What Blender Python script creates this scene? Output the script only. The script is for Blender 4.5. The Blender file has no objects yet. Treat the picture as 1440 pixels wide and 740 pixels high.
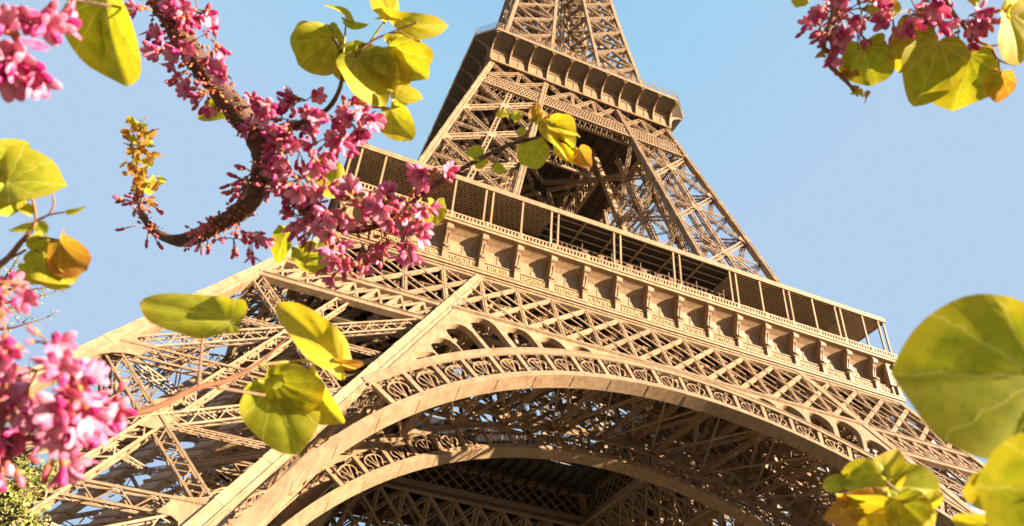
import bpy, math, random
from mathutils import Vector, Matrix, geometry
random.seed(7)
C = bpy.context.scene
COL = C.collection
R = math.radians

# ------------------------------------------------------------ camera, sky, sun
CAM = Vector((-37.90, -96.30, 2.358))
VR = Vector((0.91416763, -0.40271002, 0.04606706))
VU = Vector((-0.28799293, -0.56533519, 0.77295291))
VF = Vector((0.28523255, 0.71987552, 0.63278877))
FPX, PPX, PPY = 1126.93, 755.82, 364.29          # in 1440x740 pixels of the photograph
cd = bpy.data.cameras.new('camera'); cam = bpy.data.objects.new('camera', cd); COL.objects.link(cam)
M = Matrix((VR, VU, -VF)).transposed().to_4x4(); M.translation = CAM; cam.matrix_world = M
cd.sensor_width = 36; cd.sensor_fit = 'HORIZONTAL'; cd.lens = FPX / 1440 * 36
cd.shift_x = -(PPX - 720) / 1440; cd.shift_y = (PPY - 370) / 1440
cd.clip_start = 0.05; cd.clip_end = 6000
cd.dof.use_dof = True; cd.dof.focus_distance = 2.5; cd.dof.aperture_fstop = 11
C.camera = cam
SUN_EL, SUN_AZ = R(13), R(127)                    # azimuth clockwise from +Y
w = bpy.data.worlds.new('World'); C.world = w; w.use_nodes = True
nt = w.node_tree; sky = nt.nodes.new('ShaderNodeTexSky'); sky.sky_type = 'NISHITA'
sky.sun_disc = False; sky.sun_elevation = SUN_EL; sky.sun_rotation = SUN_AZ
sky.air_density = 1.0; sky.dust_density = 0.3; sky.ozone_density = 1.6
cap = nt.nodes.new('ShaderNodeMix'); cap.data_type = 'RGBA'; cap.blend_type = 'DARKEN'; cap.inputs[0].default_value = 1   # keeps the sun's aureole from filling the shade
cap.inputs[7].default_value = (0.655, 0.90, 1.21, 1); nt.links.new(sky.outputs[0], cap.inputs[6])
bg = nt.nodes['Background']; nt.links.new(cap.outputs[2], bg.inputs[0]); bg.inputs[1].default_value = 0.135
sd = bpy.data.lights.new('sun', 'SUN'); sd.energy = 5.0; sd.angle = R(0.5); sd.color = (1.0, 0.86, 0.68)
sun = bpy.data.objects.new('sun', sd); COL.objects.link(sun)
sdir = Vector((math.sin(SUN_AZ) * math.cos(SUN_EL), math.cos(SUN_AZ) * math.cos(SUN_EL), math.sin(SUN_EL)))
sun.rotation_euler = sdir.to_track_quat('Z', 'Y').to_euler(); sun.location = (60, -120, 120)
C.view_settings.view_transform = 'Standard'; C.view_settings.look = 'None'
C.view_settings.exposure = 2.4; C.view_settings.gamma = 1.0

def at(px, py, d):
    """point at depth d (metres) seen at a photograph pixel"""
    return CAM + d * (VF + (px - PPX) / FPX * VR - (py - PPY) / FPX * VU)

# ------------------------------------------------------------ materials
def mat(name, col, rough=0.6, var=0.15, scale=3.0, spec=0.35, metal=0.0, col2=None, bump=0.0, bscale=20):
    m = bpy.data.materials.new(name); m.use_nodes = True; n = m.node_tree.nodes; l = m.node_tree.links
    b = n['Principled BSDF']; b.inputs['Roughness'].default_value = rough; b.inputs['Metallic'].default_value = metal
    b.inputs['Specular IOR Level'].default_value = spec
    tc = n.new('ShaderNodeTexCoord'); nz = n.new('ShaderNodeTexNoise'); nz.inputs['Scale'].default_value = scale
    nz.inputs['Detail'].default_value = 5
    l.new(tc.outputs['Object'], nz.inputs['Vector'])
    cr = n.new('ShaderNodeValToRGB'); e = cr.color_ramp.elements
    c2 = col2 or tuple(c * (1 - 2 * var) for c in col)
    e[0].position = 0.3; e[0].color = (*c2, 1); e[1].position = 0.65; e[1].color = (*col, 1)
    l.new(nz.outputs[0], cr.inputs[0]); l.new(cr.outputs[0], b.inputs['Base Color'])
    if bump:
        n2 = n.new('ShaderNodeTexNoise'); n2.inputs['Scale'].default_value = bscale; n2.inputs['Detail'].default_value = 6
        l.new(tc.outputs['Object'], n2.inputs['Vector'])
        bp = n.new('ShaderNodeBump'); bp.inputs['Strength'].default_value = bump
        l.new(n2.outputs[0], bp.inputs['Height']); l.new(bp.outputs[0], b.inputs['Normal'])
    return m
def weather(m):
    n = m.node_tree.nodes; l = m.node_tree.links; b = n['Principled BSDF']; src = b.inputs['Base Color'].links[0].from_socket
    tc = n.new('ShaderNodeTexCoord'); mp = n.new('ShaderNodeMapping'); mp.inputs['Scale'].default_value = (2.2, 2.2, .22); l.new(tc.outputs['Object'], mp.inputs[0])
    nz = n.new('ShaderNodeTexNoise'); nz.inputs['Scale'].default_value = 1.3; nz.inputs['Detail'].default_value = 8; nz.inputs['Roughness'].default_value = .65; l.new(mp.outputs[0], nz.inputs['Vector'])
    r1 = n.new('ShaderNodeMapRange'); r1.inputs[1].default_value = .35; r1.inputs[2].default_value = .62; r1.inputs[3].default_value = .72; r1.inputs[4].default_value = 1.06; l.new(nz.outputs[0], r1.inputs[0])
    oi = n.new('ShaderNodeObjectInfo'); r2 = n.new('ShaderNodeMapRange'); r2.inputs[3].default_value = .84; r2.inputs[4].default_value = 1.12; l.new(oi.outputs['Random'], r2.inputs[0])
    mu = n.new('ShaderNodeMath'); mu.operation = 'MULTIPLY'; l.new(r1.outputs[0], mu.inputs[0]); l.new(r2.outputs[0], mu.inputs[1])
    hs = n.new('ShaderNodeHueSaturation'); l.new(mu.outputs[0], hs.inputs['Value']); l.new(src, hs.inputs['Color']); l.new(hs.outputs[0], b.inputs['Base Color'])
    return m
IRON = mat('painted_iron', (0.300, 0.189, 0.101), 0.5, 0.10, 0.9, 0.35, col2=(0.232, 0.140, 0.071))
FRZ = mat('painted_cast_panel', (0.310, 0.188, 0.094), 0.55, 0.05, 0.8, 0.3, col2=(0.265, 0.157, 0.076))
GOLD = mat('gilded_letter', (0.42, 0.26, 0.11), 0.45, 0.05)
weather(IRON); weather(FRZ)
DECK = mat('shaded_deck', (0.07, 0.052, 0.04), 0.8, 0.2, 1.0)  # floor slabs and beams, colour darkened to paint in the shade beneath them
SOF = mat('shaded_soffit', (0.13, 0.095, 0.065), 0.7, 0.1, 1.0)  # platform overhang, its underside shade painted in as a darker colour
LOUV = mat('roof_louvre', (0.50, 0.35, 0.21), 0.6, 0.1, 1.0)
RAIL = mat('brown_rail', (0.20, 0.11, 0.06), 0.6, 0.1, 1.0)
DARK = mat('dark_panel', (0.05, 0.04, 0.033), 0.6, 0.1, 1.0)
STONE = mat('masonry', (0.42, 0.37, 0.30), 0.85, 0.15, 0.6)
GND = mat('sand_ground', (0.16, 0.13, 0.09), 0.9, 0.12, 0.05, col2=(0.11, 0.10, 0.06))
BARK = mat('redbud_bark', (0.115, 0.06, 0.038), 0.8, 0.2, 60, 0.25, col2=(0.045, 0.024, 0.017), bump=0.9, bscale=260)
TWIG = mat('young_twig', (0.23, 0.10, 0.045), 0.6, 0.2, 80, 0.3, col2=(0.15, 0.065, 0.03))
DTWIG = mat('dark_twig', (0.15, 0.058, 0.022), 0.7, 0.2, 60, 0.25, col2=(0.085, 0.03, 0.014), bump=0.5, bscale=200)
GTWIG = mat('green_twig', (0.24, 0.22, 0.04), 0.5, 0.2, 80, 0.3, col2=(0.25, 0.13, 0.04))
CALYX = mat('calyx', (0.46, 0.15, 0.04), 0.55, 0.2, 150, 0.3, col2=(0.28, 0.035, 0.03))
def glass():
    m = bpy.data.materials.new('window_glass'); m.use_nodes = True; b = m.node_tree.nodes['Principled BSDF']
    b.inputs['Base Color'].default_value = (0.03, 0.03, 0.032, 1); b.inputs['Roughness'].default_value = 0.05
    nz = m.node_tree.nodes.new('ShaderNodeTexNoise'); bp = m.node_tree.nodes.new('ShaderNodeBump')
    nz.inputs['Scale'].default_value = 0.4; bp.inputs['Strength'].default_value = 0.03
    m.node_tree.links.new(nz.outputs[0], bp.inputs['Height']); m.node_tree.links.new(bp.outputs[0], b.inputs['Normal'])
    return m
GLASS = glass()
def petal(name, ca, cb, trans=0.35):
    m = bpy.data.materials.new(name); m.use_nodes = True; n = m.node_tree.nodes; l = m.node_tree.links
    b = n['Principled BSDF']; b.inputs['Roughness'].default_value = 0.45; b.inputs['Specular IOR Level'].default_value = 0.3
    oi = n.new('ShaderNodeTexCoord'); nz = n.new('ShaderNodeTexNoise'); nz.inputs['Scale'].default_value = 1.6
    nz.inputs['Detail'].default_value = 3; l.new(oi.outputs['Object'], nz.inputs['Vector'])
    cr = n.new('ShaderNodeValToRGB'); e = cr.color_ramp.elements; e[0].position = 0.38; e[1].position = 0.64
    e[0].color = (*ca, 1); e[1].color = (*cb, 1); l.new(nz.outputs[0], cr.inputs[0]); l.new(cr.outputs[0], b.inputs['Base Color'])
    t = n.new('ShaderNodeBsdfTranslucent'); l.new(cr.outputs[0], t.inputs[0])
    mx = n.new('ShaderNodeMixShader'); mx.inputs[0].default_value = trans
    l.new(b.outputs[0], mx.inputs[1]); l.new(t.outputs[0], mx.inputs[2]); l.new(mx.outputs[0], n['Material Output'].inputs[0])
    return m
PINK = petal('petal_pink', (0.50, 0.025, 0.15), (0.76, 0.22, 0.34))
PALE = petal('petal_pale', (0.68, 0.14, 0.29), (0.82, 0.46, 0.52), 0.45)
BUDM = petal('petal_bud', (0.38, 0.018, 0.06), (0.68, 0.15, 0.20), 0.25)
def leafmat(name, ca, cb, edge):
    m = bpy.data.materials.new(name); m.use_nodes = True; n = m.node_tree.nodes; l = m.node_tree.links
    b = n['Principled BSDF']; b.inputs['Roughness'].default_value = 0.55; b.inputs['Specular IOR Level'].default_value = 0.18
    uv = n.new('ShaderNodeUVMap'); uv.uv_map = 'leaf'; sp = n.new('ShaderNodeSeparateXYZ'); l.new(uv.outputs[0], sp.inputs[0])
    def mth(op, a, bb=None, v=None):
        q = n.new('ShaderNodeMath'); q.operation = op
        if hasattr(a, 'links'): l.new(a, q.inputs[0])
        else: q.inputs[0].default_value = a
        if bb is not None:
            if hasattr(bb, 'links'): l.new(bb, q.inputs[1])
            else: q.inputs[1].default_value = bb
        return q.outputs[0]
    ang = mth('ARCTAN2', sp.outputs[1], sp.outputs[0]); ln = n.new('ShaderNodeVectorMath'); ln.operation = 'LENGTH'
    l.new(uv.outputs[0], ln.inputs[0]); rad = ln.outputs['Value']
    nz = n.new('ShaderNodeTexNoise'); nz.inputs['Scale'].default_value = 5; nz.inputs['Detail'].default_value = 4
    l.new(uv.outputs[0], nz.inputs['Vector'])
    ang2 = mth('ADD', ang, mth('MULTIPLY', mth('SUBTRACT', nz.outputs[0], 0.5), 0.25))
    pp = mth('PINGPONG', ang2, 0.27); dist = mth('MULTIPLY', pp, rad)
    vein = n.new('ShaderNodeMapRange'); vein.inputs[1].default_value = 0.004; vein.inputs[2].default_value = 0.018
    vein.inputs[3].default_value = 1; vein.inputs[4].default_value = 0; l.new(dist, vein.inputs[0])
    # fine net of side veins
    vo = n.new('ShaderNodeTexVoronoi'); vo.feature = 'DISTANCE_TO_EDGE'; vo.inputs['Scale'].default_value = 17
    l.new(uv.outputs[0], vo.inputs['Vector'])
    net = n.new('ShaderNodeMapRange'); net.inputs[1].default_value = 0.0; net.inputs[2].default_value = 0.05
    net.inputs[3].default_value = 0.16; net.inputs[4].default_value = 0; l.new(vo.outputs['Distance'], net.inputs[0])
    vv = mth('MAXIMUM', vein.outputs[0], net.outputs[0])
    oi = n.new('ShaderNodeObjectInfo')
    cr = n.new('ShaderNodeValToRGB'); e = cr.color_ramp.elements; e[0].position = 0.35; e[1].position = 0.65
    e[0].color = (*ca, 1); e[1].color = (*cb, 1); l.new(nz.outputs[0], cr.inputs[0])
    # reddish rim
    rim = n.new('ShaderNodeMapRange'); rim.inputs[1].default_value = 0.72; rim.inputs[2].default_value = 1.1
    rr = n.new('ShaderNodeSeparateXYZ'); uv2 = n.new('ShaderNodeUVMap'); uv2.uv_map = 'polar'; l.new(uv2.outputs[0], rr.inputs[0])
    l.new(mth('ADD', rr.outputs[0], mth('MULTIPLY', mth('SUBTRACT', nz.outputs[0], 0.5), 0.5)), rim.inputs[0])
    mx = n.new('ShaderNodeMix'); mx.data_type = 'RGBA'; l.new(rim.outputs[0], mx.inputs[0]); l.new(cr.outputs[0], mx.inputs[6]); mx.inputs[7].default_value = (*edge, 1)
    sn = n.new('ShaderNodeTexNoise'); sn.inputs['Scale'].default_value = 14; sn.inputs['Detail'].default_value = 3; l.new(uv.outputs[0], sn.inputs['Vector'])
    sm_ = n.new('ShaderNodeMapRange'); sm_.inputs[1].default_value = .66; sm_.inputs[2].default_value = .74; sm_.inputs[4].default_value = .7; l.new(sn.outputs[0], sm_.inputs[0])
    ms_ = n.new('ShaderNodeMix'); ms_.data_type = 'RGBA'; l.new(sm_.outputs[0], ms_.inputs[0]); l.new(mx.outputs[2], ms_.inputs[6]); ms_.inputs[7].default_value = (0.22, 0.12, 0.03, 1); mx = ms_
    mv = n.new('ShaderNodeMix'); mv.data_type = 'RGBA'; l.new(mth('MULTIPLY', vv, 0.6), mv.inputs[0]); l.new(mx.outputs[2], mv.inputs[6]); mv.inputs[7].default_value = (0.64, 0.58, 0.14, 1)
    l.new(mv.outputs[2], b.inputs['Base Color'])
    bp = n.new('ShaderNodeBump'); bp.inputs['Strength'].default_value = 0.22; bp.inputs['Distance'].default_value = 0.0006
    l.new(mth('ADD', vv, nz.outputs[0]), bp.inputs['Height']); l.new(bp.outputs[0], b.inputs['Normal'])
    t = n.new('ShaderNodeBsdfTranslucent'); tm = n.new('ShaderNodeMix'); tm.data_type = 'RGBA'; tm.blend_type = 'MULTIPLY'; tm.inputs[0].default_value = 1
    l.new(mv.outputs[2], tm.inputs[6]); tm.inputs[7].default_value = (1.0, 0.95, 0.45, 1); l.new(tm.outputs[2], t.inputs[0])
    ms = n.new('ShaderNodeMixShader'); ms.inputs[0].default_value = 0.55
    l.new(b.outputs[0], ms.inputs[1]); l.new(t.outputs[0], ms.inputs[2]); l.new(ms.outputs[0], n['Material Output'].inputs[0])
    return m
LEAF = {'g': leafmat('leaf_green', (0.29, 0.31, 0.016), (0.45, 0.42, 0.028), (0.48, 0.37, 0.03)),
        'y': leafmat('leaf_yellow', (0.45, 0.38, 0.018), (0.58, 0.46, 0.028), (0.57, 0.38, 0.04)),
        'o': leafmat('leaf_bronze', (0.42, 0.26, 0.03), (0.46, 0.19, 0.04), (0.47, 0.16, 0.05))}

# ------------------------------------------------------------ mesh builder
def lerp_(a, b, t): return a + (b - a) * t
class MB:
    def __init__(s): s.v = []; s.f = []; s.mi = []; s.smooth = False
    def add(s, vs, fs, mi=0):
        o = len(s.v); s.v.extend([tuple(v) for v in vs]); s.f.extend([tuple(i + o for i in f) for f in fs]); s.mi.extend([mi] * len(fs))
    def bar(s, p, q, w, h, n, cap=True, mi=0):
        """box from p to q: width w across, depth h along n"""
        p = Vector(p); q = Vector(q); d = q - p
        if d.length < 1e-6: return
        d.normalize(); n = Vector(n); n = n - d * n.dot(d)
        if n.length < 1e-6: n = d.orthogonal()
        n.normalize(); a = d.cross(n) * (w / 2); b = n * (h / 2)
        vs = [p - a - b, p + a - b, p + a + b, p - a + b, q - a - b, q + a - b, q + a + b, q - a + b]
        fs = [(0, 1, 5, 4), (1, 2, 6, 5), (2, 3, 7, 6), (3, 0, 4, 7)]
        if cap: fs += [(3, 2, 1, 0), (4, 5, 6, 7)]
        s.add(vs, fs, mi)
    def box(s, x0, x1, y0, y1, z0, z1, mi=0):
        vs = [(x, y, z) for z in (z0, z1) for x, y in ((x0, y0), (x1, y0), (x1, y1), (x0, y1))]
        s.add(vs, [(3, 2, 1, 0), (4, 5, 6, 7), (0, 1, 5, 4), (1, 2, 6, 5), (2, 3, 7, 6), (3, 0, 4, 7)], mi)
    def mitre(s, h0, h1, z0, z1, mi=0):
        p = [(-h0, -h0), (h0, -h0), (h1, -h1), (-h1, -h1)]
        s.add([(x, y, z) for z in (z0, z1) for x, y in p], [(3, 2, 1, 0), (4, 5, 6, 7), (0, 1, 5, 4), (2, 3, 7, 6)], mi)
    def prism(s, loop, off, holes=()):
        """extrude a planar polygon (with holes) along off"""
        off = Vector(off); loops = [[Vector(p) for p in loop]] + [[Vector(p) for p in h] for h in holes]
        tris = geometry.tessellate_polygon(loops); flat = [p for lp in loops for p in lp]; n = len(flat)
        s.add(flat + [p + off for p in flat], [tuple(t) for t in tris] + [tuple(i + n for i in reversed(t)) for t in tris])
        o = len(s.v) - 2 * n; k = 0
        for lp in loops:
            m = len(lp)
            for i in range(m):
                a, b = k + i, k + (i + 1) % m
                s.f.append((o + a, o + b, o + b + n, o + a + n)); s.mi.append(0)
            k += m
    def tube(s, pts, rad, seg=8, mi=0, cap=True):
        n = len(pts); pts = [Vector(p) for p in pts]; vs = []; fs = []; ref = None
        for i in range(n):
            t = (pts[min(i + 1, n - 1)] - pts[max(i - 1, 0)]).normalized()
            if ref is None: ref = t.orthogonal().normalized()
            ref = (ref - t * ref.dot(t)).normalized(); b = t.cross(ref)
            r = rad[i] if isinstance(rad, (list, tuple)) else rad
            for k in range(seg):
                a = 2 * math.pi * k / seg; vs.append(pts[i] + r * (math.cos(a) * ref + math.sin(a) * b))
        for i in range(n - 1):
            for k in range(seg):
                k2 = (k + 1) % seg; fs.append((i * seg + k, i * seg + k2, (i + 1) * seg + k2, (i + 1) * seg + k))
        if cap: fs.append(tuple(range(seg - 1, -1, -1))); fs.append(tuple((n - 1) * seg + k for k in range(seg)))
        s.add(vs, fs, mi)
    def ring(s, c, ax, ay, r, w, h, n, a0=0, a1=360, seg=9):
        pts = [Vector(c) + Vector(ax) * (r * math.cos(R(a0 + (a1 - a0) * i / seg))) + Vector(ay) * (r * math.sin(R(a0 + (a1 - a0) * i / seg))) for i in range(seg + 1)]
        for i in range(seg): s.bar(pts[i], pts[i + 1], w, h, n, cap=False)
    def mesh(s, name, mats):
        me = bpy.data.meshes.new(name); me.from_pydata(s.v, [], s.f)
        for m in (mats if isinstance(mats, (list, tuple)) else [mats]): me.materials.append(m)
        if any(s.mi): me.polygons.foreach_set('material_index', s.mi)
        if s.smooth: me.polygons.foreach_set('use_smooth', [True] * len(s.f))
        me.update(); return me
    def build(s, name, mats, parent=None, rz=0):
        return link(name, s.mesh(name, mats), parent, rz)
def link(name, me, parent=None, rz=0):
    o = bpy.data.objects.new(name, me); COL.objects.link(o); o.parent = parent; o.rotation_euler.z = rz; return o
def tag(o, label=None, cat=None, group=None, kind=None):
    for k, v in (('label', label), ('category', cat), ('group', group), ('kind', kind)):
        if v: o[k] = v
    return o
def empty(name, loc=(0, 0, 0)):
    o = bpy.data.objects.new(name, None); COL.objects.link(o); o.location = loc; o.empty_display_size = 0.1; return o
def part_copy(o, parent, rz=0):
    c = o.copy(); COL.objects.link(c); c.parent = parent; c.rotation_euler.z = rz
    for ch in list(o.children):
        k = ch.copy(); COL.objects.link(k); k.parent = c
    return c

def lattice(mb, p, q, w, h, n, chord=0.12, lace=0.07, pitch=None, sides=True, xl=False):
    """box truss: four corner angles and zigzag lacing"""
    p = Vector(p); q = Vector(q); d = q - p; L = d.length; d.normalize()
    n = Vector(n); n = (n - d * n.dot(d)).normalized(); a = d.cross(n)
    cs = [(sa * (w - chord) / 2, sb * (h - chord) / 2) for sa in (-1, 1) for sb in (-1, 1)]
    for ca, cb in cs: mb.bar(p + a * ca + n * cb, q + a * ca + n * cb, chord, chord, n, cap=False)
    k = max(2, int(round(L / (pitch or w)))); st = L / k
    for sb in (-1, 1):
        o = n * (sb * (h - lace) / 2); e = a * ((w - chord) / 2)
        for i in range(k):
            s = 1 if i % 2 else -1
            p0 = p + d * (st * i); p1 = p + d * (st * (i + 1))
            mb.bar(p0 + o - e * s, p1 + o + e * s, lace, lace * .6, n, cap=False)
            if xl: mb.bar(p0 + o + e * s, p1 + o - e * s, lace, lace * .6, n, cap=False)
    if sides:
        for sa in (-1, 1):
            o = a * (sa * (w - lace) / 2); e = n * ((h - chord) / 2)
            for i in range(k):
                s = 1 if i % 2 else -1
                mb.bar(p + d * (st * i) + o - e * s, p + d * (st * (i + 1)) + o + e * s, lace, lace * .6, a, cap=False)

# ------------------------------------------------------------ ground
mb = MB(); mb.add([(-3000, -3000, 0), (3000, -3000, 0), (3000, 3000, 0), (-3000, 3000, 0)], [(0, 1, 2, 3)])
tag(mb.build('ground', GND), kind='structure')

# ------------------------------------------------------------ the tower
T = empty('eiffel_tower')
tag(T, 'tall brown iron lattice tower with four splayed legs, arches and two railed platforms', 'tower')
W0, WS, LEGW = 62.098, 0.5262, 15.75
def W(z): return W0 - WS * z
def V(z): return W(z) - LEGW
ZL, ZM, ZT = 41.15, 44.24, 51.87
NRM = Vector((0, -1, WS)).normalized()
def F(x, z, d=0.0): return Vector((x, -W(z), z)) + NRM * d      # point in the sloping front plane, d outwards
LEV = [1.0, 6.3, 17.47, 28.54, ZL]

def leg(name, w, v, levels, colw, zlo, zhi, brace_w, brace_d, mid=True, sub=True, rails=True, hz=True, gs=1.0):
    """one leg (quadrant -x,-y): corner columns, median columns, cross braces, horizontal struts, gussets"""
    A = lambda z, i=0.0: Vector((-w(z) + i, -w(z) + i, z)); B = lambda z, i=0.0: Vector((-v(z) - i, -w(z) + i, z))
    Cc = lambda z, i=0.0: Vector((-w(z) + i, -v(z) - i, z)); D = lambda z, i=0.0: Vector((-v(z) - i, -v(z) - i, z))
    faces = [(A, B, Vector((0, -1, 0))), (Cc, D, Vector((0, 1, 0))), (A, Cc, Vector((-1, 0, 0))), (B, D, Vector((1, 0, 0)))]
    g = MB()
    ic = colw / 2
    # gussets
    for Pa, Pb, n in faces:
        for z in levels[1:-1]:
            for P0, P1 in ((Pa, Pb), (Pb, Pa)):
                dz = 2.3 * gs
                e = (P1(z) - P0(z)).normalized()
                up = (P0(z + 1) - P0(z)).normalized()
                lo = P0(z, 0) + n * -0.12
                prof = [(-dz, 0), (-dz, colw + .05), (-dz * .72, colw + .15), (-dz * .5, colw + .45 * gs), (-dz * .36, colw + 1.0 * gs), (-.75 * gs, colw + 1.75 * gs),
                        (.75 * gs, colw + 1.75 * gs), (dz * .36, colw + 1.0 * gs), (dz * .5, colw + .45 * gs), (dz * .72, colw + .15), (dz, colw + .05), (dz, 0)]
                g.prism([lo + up * a + e * b for a, b in prof], n * .1)
            m = (Pa(z) + Pb(z)) / 2
    # inner diaphragms and secondary ties
    for i, z in enumerate(levels[1:]):
        lattice(g, A(z, ic), D(z, ic), .5, .6, (0, 0, 1), .09, .06, .8)
        lattice(g, B(z, ic), Cc(z, ic), .5, .6, (0, 0, 1), .09, .06, .8)
    for i in range(len(levels) - 1):
        z0, z1 = levels[i], levels[i + 1]; zm = (z0 + z1) / 2
        for Pa, Pb, n in faces:
            c = (Pa(zm, ic) + Pb(zm, ic)) / 2
            for P0 in (Pa, Pb):
                lattice(g, P0(zm, ic), c, .35, .35, n, .07, .045, .6, sides=False)
            # light ties in depth
        ca = (A(zm) + D(zm)) / 2
        for P0 in (A, B, Cc, D): lattice(g, P0(zm, ic), ca, .3, .3, (0, 0, 1), .06, .04, .6, sides=False)
    root = g.build(name, IRON, T)
    # corner columns
    for P, sx, sy in ((A, -1, -1), (B, 1, -1), (Cc, -1, 1), (D, 1, 1)):
        c = MB(); p, q = P(zlo, ic), P(zhi, ic); c.bar(p, q, colw, colw, (0, 1, 0))
        for sg in (-.28, .30):                      # raised cover strips on the outward faces
            c.bar(p + Vector((sg * colw, sy * (ic + .04), 0)), q + Vector((sg * colw, sy * (ic + .04), 0)), .09, .1, (0, 1, 0))
            c.bar(p + Vector((sx * (ic + .04), sg * colw, 0)), q + Vector((sx * (ic + .04), sg * colw, 0)), .09, .1, (1, 0, 0))
        L_ = (q - p).length; n_ = max(2, int(L_ / 4.2)); u_ = (q - p).normalized()
        for i in range(1, n_):
            m_ = p.lerp(q, i / n_); c.bar(m_ - u_ * .45, m_ + u_ * .45, colw + .05, colw + .05, (0, 1, 0))
        c.build('edge_column', IRON, root)
    for Pa, Pb, n in faces:
        if mid:
            c = MB(); lattice(c, (Pa(zlo, ic) + Pb(zlo, ic)) / 2 - n * .2, (Pa(levels[-1], ic) + Pb(levels[-1], ic)) / 2 - n * .2, 1.1 * brace_w, brace_d, n, .17, .08, 1.1, xl=False)
            for i in range(len(levels) - 1):
                zc = (levels[i] + levels[i + 1]) / 2; m = (Pa(zc, ic) + Pb(zc, ic)) / 2 + n * (brace_d / 2 - .17)
                up = (Pa(zc + 1) - Pa(zc)).normalized(); sd_ = (Pb(zc) - Pa(zc)).normalized()
                c.prism([m + up * a + sd_ * b for a, b in ((-.8, -.5), (-.45, -.7), (.45, -.7), (.8, -.5), (.8, .5), (.45, .7), (-.45, .7), (-.8, .5))], n * .06)
            c.build('median_column', IRON, root)
        for i in range(len(levels) - 1):
            z0, z1 = levels[i], levels[i + 1]
            for P0, P1, dd in ((Pa, Pb, .0), (Pb, Pa, .0)):
                c = MB(); lattice(c, P0(z0, ic) + n * (dd - .1), P1(z1, ic) + n * (dd - .1), brace_w, brace_d * .8, n, .13, .065, .85)
                c.build('cross_brace', IRON, root)
            if hz and i:
                c = MB(); lattice(c, Pa(z0, ic) - n * .05, Pb(z0, ic) - n * .05, brace_w * 1.05, brace_d, n, .14, .065, .9)
                c.build('strut', IRON, root)
    if rails:
        c = MB()
        for s in (-1, 1):
            off = Vector((1, -1, 0)).normalized() * (s * 2.6)
            cc = lambda z: (A(z) + D(z)) / 2 + off
            p, q = cc(zlo), cc(zhi)
            c.bar(p, q, 1.5, .5, (1, 1, 0))
            k = int((q - p).length / 1.3)
            for i in range(k):
                m = p.lerp(q, i / k); c.bar(m - off.normalized() * .9, m + off.normalized() * .9, .16, .85, (1, 1, 0))
        c.build('lift_track', IRON, root)
        c = MB(); zz = zlo; side = 1
        while zz < zhi - 3:
            m0 = (A(zz) * .35 + D(zz) * .65); m1 = (A(zz + 2.6) * .35 + D(zz + 2.6) * .65); o = Vector((1, -1, 0)).normalized() * 2.4
            for e in (-.6, .6):
                ev = Vector((1, 1, 0)).normalized() * e
                c.bar(m0 - o * side + ev, m1 + o * side + ev, .1, .3, (0, 0, 1)); c.bar(m0 - o * side + ev + Vector((0, 0, 1)), m1 + o * side + ev + Vector((0, 0, 1)), .06, .06, (0, 0, 1))
            for i in range(9):
                m = (m0 - o * side).lerp(m1 + o * side, i / 8); ev = Vector((1, 1, 0)).normalized() * .6
                c.bar(m - ev, m + ev, .3, .05, (0, 0, 1))
            side = -side; zz += 2.6
        c.build('stair', IRON, root)
    return root
lower = leg('pillar', W, V, LEV, 1.0, 0.6, 57.0, 0.95, 0.8)
for k in (1, 2, 3): part_copy(lower, T, k * math.pi / 2)

# masonry footings
mb = MB()
for P in ((W(2), W(2)), (V(2), W(2)), (W(2), V(2)), (V(2), V(2))):
    x, y = -P[0], -P[1]; c0 = 3.6
    mb.add([(x - c0, y - c0, 0), (x + c0, y - c0, 0), (x + c0, y + c0, 0), (x - c0, y + c0, 0), (x - 1.5, y - 1.5, 2.2), (x + 2, y - 1.5, 2.2), (x + 2, y + 2, 2.2), (x - 1.5, y + 2, 2.2)],
           [(4, 5, 6, 7), (0, 1, 5, 4), (1, 2, 6, 5), (2, 3, 7, 6), (3, 0, 4, 7)])
for k in range(4): mb_o = mb.build('masonry_base', STONE, T, k * math.pi / 2) if k == 0 else part_copy(mb_o, T, k * math.pi / 2)

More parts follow.
